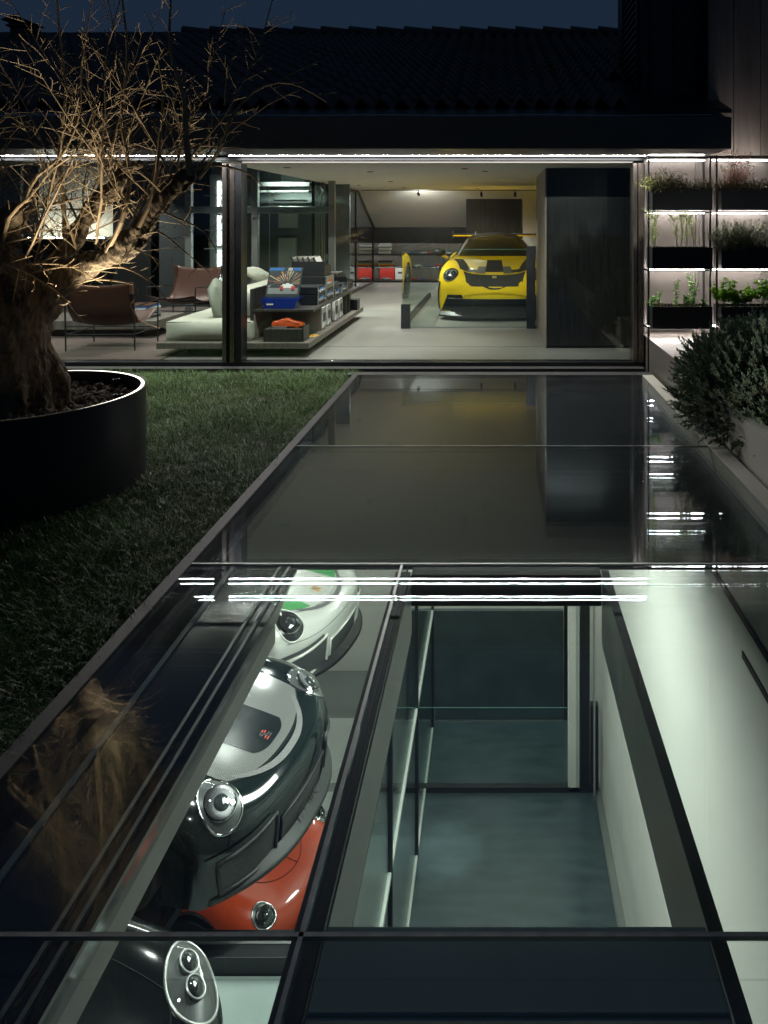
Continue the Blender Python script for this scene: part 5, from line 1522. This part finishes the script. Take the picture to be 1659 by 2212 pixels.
mb.build('stand_body', M['bluegel'], t, bevel=.003)
MB().box(-2.80, -2.72, 9.022, 9.028, .575, .592).build('stand_label', M['white'], t)
# hi-fi stack
def hifi(label, y0, y1, z0, z1, mface='black_gloss', knobs=3):
    t = thing('hifi_unit', label, 'hi-fi unit', (-2.5, y0, z0), 0, 'hi-fi units on the console')
    MB().box(-2.72, -2.285, y0, y1, z0+.008, z1).build('unit_case', M['black_metal'], t, bevel=.003)
    MB().box(-2.284, -2.272, y0-.005, y1+.005, z0+.006, z1+.002).build('face_plate', M[mface], t, bevel=.002)
    for yy in (y0+.004, y1-.004): MB().box(-2.271, -2.262, yy-.006, yy+.006, z0+.004, z1+.004).build('face_trim', M['alu'], t)
    for k in range(knobs):
        y = y0 + (y1-y0)*(.18+.3*k); MB().cyl((-2.271, y, (z0+z1)/2-.012), (-2.250, y, (z0+z1)/2-.012), .014, 12).build('knob', M['alu'], t, smooth=True)
    MB().box(-2.2712, -2.270, y0+.12, y1-.08, (z0+z1)/2+.012, (z0+z1)/2+.03).build('display', M['tblue'] if mface == 'black_gloss' else M['redbox'], t)
    for x in (-2.65, -2.35):
        for y in (y0+.05, y1-.05): MB().cyl((x, y, z0), (x, y, z0+.0079), .012, 10).build('foot', M['rubber'], t)
hifi('black amplifier at the bottom of the hi-fi stack behind the poster book', 9.42, 9.84, .528, .655)
hifi('slim black tuner on top of the amplifier behind the poster book', 9.42, 9.84, .657, .755)
hifi('tall black deck at the bottom of the middle hi-fi stack', 9.90, 10.32, .528, .68)
hifi('silver faced tape deck topping the middle hi-fi stack', 9.90, 10.32, .682, .85, 'steel', 2)
hifi('low black player under a clear cover on the console', 10.42, 10.84, .528, .63, 'black_gloss', 2)
t = thing('turntable_cover', 'clear smoked cover on the low black player', 'cover', (-2.5, 10.45, .632)); MB().box(-2.70, -2.29, 10.44, 10.82, .632, .72).build('cover_shell', M['glass'], t)
hifi('small black amplifier beside the record crate', 10.92, 11.30, .528, .66, 'black_gloss', 2)
def crate(label, y0, y1, z, n, x0=-2.74, x1=-2.30):
    t = thing('record_crate', label, 'record crate', (-2.5, y0, z), 0, 'record crates on the console')
    mb = MB(); mb.box(x0, x1, y0, y0+.012, z, z+.20); mb.box(x0, x1, y1-.012, y1, z, z+.14); mb.box(x0, x0+.012, y0+.013, y1-.013, z, z+.14); mb.box(x1-.012, x1, y0+.013, y1-.013, z, z+.14); mb.box(x0+.013, x1-.013, y0+.013, y1-.013, z, z+.01)
    mb.build('crate_wall', M['black_metal'], t)
    for k in range(n):
        xx = x0 + .05 + (x1-x0-.10)*k/n
        mb = MB(); mb.obox((xx-.02, (y0+y1)/2, z+.145), (.0024, (y1-y0)/2-.03, .125), Matrix.Rotation(R(-24+q.uniform(-3,3)), 3, 'Y'))
        mb.build('record', M['record'] if k % 3 else M['dark_steel'], t)
crate('black record crate on top of the hi-fi stack', 9.92, 10.30, .853, 14)
crate('black record crate at the far end of the console', 11.40, 11.86, .53, 16)
# chairs
def sling_chair(label, loc, rz):
    LOCAL[0] = True
    t = thing('sling_chair', label, 'chair', loc, rz, 'leather sling chairs')
    hw, fd, bd = .41, -.36, .34
    for sx in (-hw, hw):
        MB().tube([(sx, fd, 0), (sx, fd, .56)], .010, 8).build('leg', M['black_metal'], t)
        MB().tube([(sx, bd, 0), (sx, bd+.02, .56), (sx*.97, bd+.10, .83)], .010, 8).build('leg', M['black_metal'], t)
        MB().tube([(sx, fd, .56), (sx, bd+.02, .53)], .009, 8).build('arm_rail', M['black_metal'], t)
        MB().tube([(sx, fd, .20), (sx, bd, .20)], .008, 8).build('side_rail', M['black_metal'], t)
    for y, z in ((fd, .20), (fd, .38), (bd, .20), (bd, .30)):
        MB().tube([(-hw, y, z), (hw, y, z)], .008, 8).build('cross_rail', M['black_metal'], t)
    prof = [(.445, .84), (.425, .79), (.37, .62), (.30, .46), (.20, .345), (.06, .315), (-.12, .325), (-.26, .37), (-.37, .43), (-.40, .44)]
    rows = []
    for y, z in prof:
        rows.append([(hw*.96*u, y + .0, z - .05*(1-u*u)*(1 if z < .6 else .8)) for u in [k/8-1 for k in range(17)]])
    mb = MB(); mb.grid(rows); sl = mb.build('sling', M['leather'], t, smooth=True, angle=80)
    sm_ = sl.modifiers.new('s', 'SOLIDIFY'); sm_.thickness = .006
    for sx in (-1, 1):
        MB().box(sx*hw-.018, sx*hw+.018, .40, .46, .70, .845).build('leather_sleeve', M['leather'], t, bevel=.004)
    LOCAL[0] = False
sling_chair('brown leather sling chair seen from behind, near the glass', (-4.85, 9.38, .014), R(183))
sling_chair('brown leather sling chair facing out, beside the light column', (-4.93, 11.7, .014), R(-9))
t = thing('rug', 'brown woven rug under the leather chairs', 'rug', (-5.4, 11, 0)); MB().box(-8.2, -3.86, 8.42, 13.7, .001, .013).build('rug', M['rug'], t)
lt = thing('low_table', 'low dark slab coffee table between the leather chairs', 'table', (-5.4, 10.4, .0))
MB().box(-6.4, -4.62, 10.05, 10.95, .12, .24).build('tabletop', M['gwood'], lt, bevel=.003)
MB().box(-6.2, -4.85, 10.2, 10.8, .014, .119).build('plinth', M['black_metal'], lt)
z = .241
for k, (c, lb) in enumerate((('dark_steel', 'large dark book at the bottom of the coffee table stack'), ('ductgrey', 'thick grey book in the coffee table stack'), ('paper', 'pale paper book below the top of the stack'), ('tblue', 'thin blue spined book in the coffee table stack'), ('leather', 'top book of the coffee table stack'))):
    h_ = (.03, .09, .03, .022, .02)[k]; t = thing('book', lb, 'book', (-4.95, 10.4, z), 0, 'books stacked on the coffee table')
    mb = MB(); mb.obox((-4.96, 10.4, z+h_/2), (.15, .20, h_/2-.001), Matrix.Rotation(R(q.uniform(-8, 8)), 3, 'Z')); mb.build('book_body', M[c], t, bevel=.002); z += h_
for k, (x, c, lb) in enumerate(((-5.55, 'paper', 'open pale magazine lying flat on the coffee table'), (-5.25, 'lwood', 'tan folder lying on the coffee table'))):
    t = thing('magazine', lb, 'magazine', (x, 10.25, .241)); mb = MB(); mb.obox((x, 10.25, .248), (.13, .10, .006), Matrix.Rotation(R(10), 3, 'Z')); mb.build('magazine_body', M[c], t)
# lit white panel and slate slabs at the rear of the lounge
t = thing('white_panel', 'large white wall panel lit from its lower edge behind the tree', 'wall panel', (-7.9, 13.9, 1.28))
MB().box(-8.6, -7.2, 13.92, 13.95, 1.29, 2.60).build('panel_body', M['plaster'], t)
MB().box(-8.6, -7.2, 13.58, 13.60, 1.27, 1.282).build('light_strip', emit('panel_led', (1, .93, .76), 60), t)
MB().box(-8.7, -7.1, 13.52, 13.99, 1.20, 1.262).build('ledge', M['darkwall'], t)
for k, (x0, x1, m, lb) in enumerate(((-7.05, -6.35, 'darkwall', 'dark wall slab left of the slate slab'), (-6.2, -5.60, 'slate', 'tall blue grey slate slab behind the leather chair'), (-9.2, -8.75, 'slate', 'slate slab at the far left of the lounge'))):
    t = thing('wall_slab', lb, 'wall slab', ((x0+x1)/2, 13.7, 0)); MB().box(x0, x1, 13.62, 13.70, .014, 2.55).build('slab_body', M[m], t, bevel=.004)
# light column shelf and glazed lift shaft
ls = thing('light_column', 'tall glowing white tube light with small glass shelves beside the lift shaft', 'floor lamp', (-4.83, 12.9, 0))
for z0_, z1_ in ((.35, 1.08), (1.16, 1.68), (1.80, 2.28)):
    MB().cyl((-4.83, 12.9, z0_), (-4.83, 12.9, z1_), .028, 16).build('light_tube', emit('tube_led', (.95, .98, 1), 5), ls)
MB().box(-5.02, -4.62, 12.98, 13.0, 0, 2.4).build('column_back', M['steel'], ls)
for z in (.62, 1.10, 1.42, 1.72, 2.02): MB().box(-5.02, -4.62, 12.72, 12.97, z, z+.012).build('glass_shelf', M['steel'], ls)
for z in (.66, 1.48, 1.80):
    for sg in (-1, 1): MB().tube([(-4.72+sg*.06, 12.75, z), (-4.72-sg*.06, 12.75, z+.22)], .008, 6).build('bracket', M['black_metal'], ls)
sh = thing('lift_shaft', 'glazed lift shaft of bolted steel posts and rails behind the console', 'lift shaft', (-3.8, 12.7, 0))
for x in (-5.25, -4.125, -2.83):
    MB().box(x, x+.105, 12.48, 12.58, 0, 2.6).build('post', M['steel'], sh, bevel=.004)
    for z in (.5, 1.66, 1.90, 2.3): MB().cyl((x+.03, 12.478, z), (x+.03, 12.45, z), .022, 12).build('bolt', M['steel'], sh)
for x0, x1 in ((-5.144, -4.127), (-4.018, -2.832)):
    MB().box(x0, x1, 12.49, 12.57, 1.72, 1.835).build('rail', M['steel'], sh, bevel=.004)
    MB().box(x0, x1, 12.47, 12.478, .05, 2.6).build('glass_pane', M['glass'], sh)
MB().box(-5.3, -2.72, 13.75, 13.80, 0, 2.6).build('rear_panel', M['shaftwall'], sh)
for x0, x1, z0_, z1_, y in ((-4.35, -3.3, 2.20, 2.27, 13.1), (-4.32, -3.32, 2.09, 2.125, 13.1), (-4.0, -3.45, 1.94, 1.97, 13.3)):
    MB().box(x0, x1, y, y+.25, z0_, z1_).build('carriage_beam', M['beamgrey'], sh, bevel=.004)
for x0, x1, z0_, z1_ in ((-4.0, -3.66, 1.46, 1.72), (-4.0, -3.68, .72, 1.27), (-3.95, -3.5, 2.28, 2.5), (-3.4, -3.22, 2.30, 2.52)):
    MB().box(x0, x1, 13.6, 13.7, z0_, z1_).build('panel', M['steelgreen'], sh)
for k in range(5):
    x = -3.20 + k*.045; MB().tube([(x, 13.0+.03*(k % 2), .3), (x, 13.0, 2.5)], .010 + .006*(k % 2), 8).build('guide_rod', M['steel'], sh)
for k in range(6):
    MB().tube([(-3.22+q.uniform(0,.2), 12.95, 2.05+k*.07), (-3.22+q.uniform(0,.2), 12.95, 2.12+k*.07)], .014, 8).build('fitting', M['chrome'], sh)
mb = MB(); 
for k in range(60): mb.cyl((-3.95, 12.9, .5+k*.034), (-3.95, 12.9, .516+k*.034), .006, 6)
mb.build('bead_chain', M['chrome'], sh)
MB().box(-3.42, -3.18, 12.86, 13.05, 2.38, 2.56).build('lift_lamp', M['white'], sh, bevel=.02)
spot('shaft_light', (-3.7, 13.0, 2.55), (-3.7, 13.1, 0), 260, (.9, 1, .95), 130, .7, .03)
# display shelves on the rear wall
ds = thing('display_shelves', 'long lit display shelves along the rear wall behind the yellow car', 'shelves', (0, 19, 0))
for z in (.385, .705): MB().box(-6, 3.2, 18.93, 19.28, z, z+.018).build('shelf_board', M['dwood'], ds); MB().box(-6, 3.2, 18.93, 18.942, z-.022, z-.001).build('shelf_lip', M['dwood'], ds)
DL = emit('display_led', (1, .97, .94), 22)
for z in (1.022, .700, .380): MB().box(-6, 3.2, 18.99, 19.005, z-.006, z).build('led_strip', DL, ds)
def books(x0, x1, z, n, lab, flat=.022, tones=('paper', 'white', 'ductgrey')):
    for k in range(n):
        t = thing('book', lab % k if '%' in lab else lab, 'book', ((x0+x1)/2, 19.1, z), 0, 'books on the display shelves')
        e = q.uniform(-.02, .02); MB().box(x0+e, x1+e, 19.0, 19.25, z, z+flat-.002).build('book_body', M[tones[k % len(tones)]], t); z += flat
books(-3.02, -2.72, .724, 9, 'pale book in the tall white stack on the upper display shelf', .03)
books(-3.50, -3.2, .724, 7, 'pale book in the stack behind the glazed partition', .03)
books(-3.03, -2.66, .404, 4, 'flat coloured book on the middle display shelf', .035, ('redbox', 'yelbadge', 'ductgrey', 'dark_steel'))
books(-3.52, -3.18, .404, 4, 'flat coloured book on the middle shelf behind the partition', .035, ('redbox', 'yelbadge', 'ductgrey', 'dark_steel'))
for x0, x1, lb in ((-3.02, -2.64, 'bright red panel on the lowest display shelf'), (-3.56, -3.2, 'bright red panel behind the glazed partition')):
    t = thing('red_display_board', lb, 'display board', ((x0+x1)/2, 19.2, .05)); MB().box(x0, x1, 19.20, 19.24, .05, .37).build('panel_body', M['redbox'], t)
t = thing('poster', 'white poster with a black plate beside the red panel', 'poster', (-2.5, 19.2, .05)); MB().box(-2.62, -2.40, 19.20, 19.22, .05, .35).build('sheet', M['white'], t); MB().box(-2.55, -2.44, 19.192, 19.199, .20, .25).build('plate', M['rubber'], t)
protos = []
for c, m in (('silver', M['silver']), ('red', M['redbox']), ('white', M['white']), ('orange', M['orange']), ('blue', M['tblue'])):
    p = model_car('model_car', 'tiny %s model car in the rows on the display shelves' % c, m, .19, 'tiny model cars on the display shelves', False)
    protos.append(p)
big = model_car('model_car', 'silver model car in front of the red panel on the lowest shelf', M['silver'], .26, None, False); big.location = (-2.84, 19.1, .05)
b2 = copy_tree(big); b2.location = (-3.36, 19.1, .05); b2['label'] = 'silver model car in front of the red panel behind the glazed partition'
k = 0
for z in (.723, .403, .046):
    x = -2.28
    while x < -.2:
        p = protos[(k*7 + int(z*10)) % 5]
        c = p if p.location.length < .01 else copy_tree(p)
        c.location = (x, 19.02, z); k += 1
        x += q.uniform(.23, .30)
t = thing('ceiling_track', 'thin black lighting track across the ceiling above the yellow car', 'light track', (0, 16.5, 2.25))
MB().box(-3.0, 1.4, 16.49, 16.505, 2.25, 2.262).build('track_rail', M['black_metal'], t)
# ------------------------------------------------------------------ lamps
def downlight(x, y, power, ang=110, col=(1, .955, .90), tgt=None, blend=.7, z=2.263, can=False, label='flush ceiling spotlight ring', tg=None):
    t = thing('downlight', label, 'lamp', (x, y, z), 0, 'ceiling spotlights')
    m = MB()
    if can:
        d = (Vector(tgt) - Vector((x, y, z))).normalized(); c = Vector((x, y, z-.10))
        m.tube([c - d*.05, c + d*.05], .028, 14); m.cyl((x, y, z-.07), (x, y, z-.002), .008, 8)
        L0 = c + d*.056
    else:
        m.lathe([(.045, -.001), (.045, -.006), (.032, -.006), (.032, -.001)], 20, (x, y, z)); L0 = Vector((x, y, z-.008))
    m.build('lamp_body', M['black_metal'], t, smooth=True)
    spot('spot', L0, tgt or (x, y, 0), power, col, ang, blend, .02)
downlight(-.33, 16.5, 45, 48, tgt=(-.15, 14.4, .3), can=True, label='small black track spotlight pointing at the yellow car')
downlight(.42, 16.5, 30, 70, tgt=(.42, 16.4, 0), can=True, label='small black track spotlight hanging straight near the dormer')
downlight(-.15, 9.9, 170, 64, tgt=(-.1, 12.0, .55))
downlight(-1.7, 10.0, 190, 95)
downlight(-1.8, 12.6, 250, 100)
downlight(-1.9, 15.2, 150)
downlight(-.4, 9.4, 30)
downlight(-2.6, 9.2, 45)
downlight(-.4, 15.6, 60, 150)
for x, y, p in ((-3.7, 9.6, 95), (-5.5, 10.6, 110), (-4.5, 11.6, 110), (-6.4, 12.8, 80)):
    downlight(x, y, p, z=2.618, label='flush spotlight ring in the dark lounge ceiling')
downlight(-1.7, 16.2, 34, 150, tgt=(-1.5, 18.0, 1.6), can=True, label='small black track spotlight washing the sloping ceiling')
downlight(-2.6, 14.0, 90, 120)
# basement
def panel_light(x, y, z, sx, sy, p, tgt=None):
    t = thing('basement_lamp', 'flat white lamp panel under the basement ceiling', 'lamp', (x, y, z), 0, 'basement lamps')
    MB().box(x-sx/2-.02, x+sx/2+.02, y-sy/2-.02, y+sy/2+.02, z+.003, z+.04).build('lamp_body', M['white'], t)
    area('panel', (x, y, z), tgt or (x+1e-4, y, z-1), sx, sy, p, (.95, 1, .945))
panel_light(-1.9, 5.0, -.66, .05, .05, 26)
panel_light(-.72, 6.3, -.66, .05, .05, 18)
panel_light(-2.2, 7.4, -.66, .08, .08, 26)
panel_light(-1.75, 3.6, -.66, .05, .05, 8)
panel_light(-5.4, 5.6, -.66, .16, .16, 36)
panel_light(-.15, 6.3, -.66, .8, 1.6, 100)
panel_light(-3, 10.5, -.66, 1, .3, 55)
panel_light(.2, 11.0, -.66, 1.6, .3, 60)
spot('floor_beam_light', (-.7, 8.2, -.7), (-.60, 8.9, -6), 700, (.93, 1, .95), 11, .9, .03)
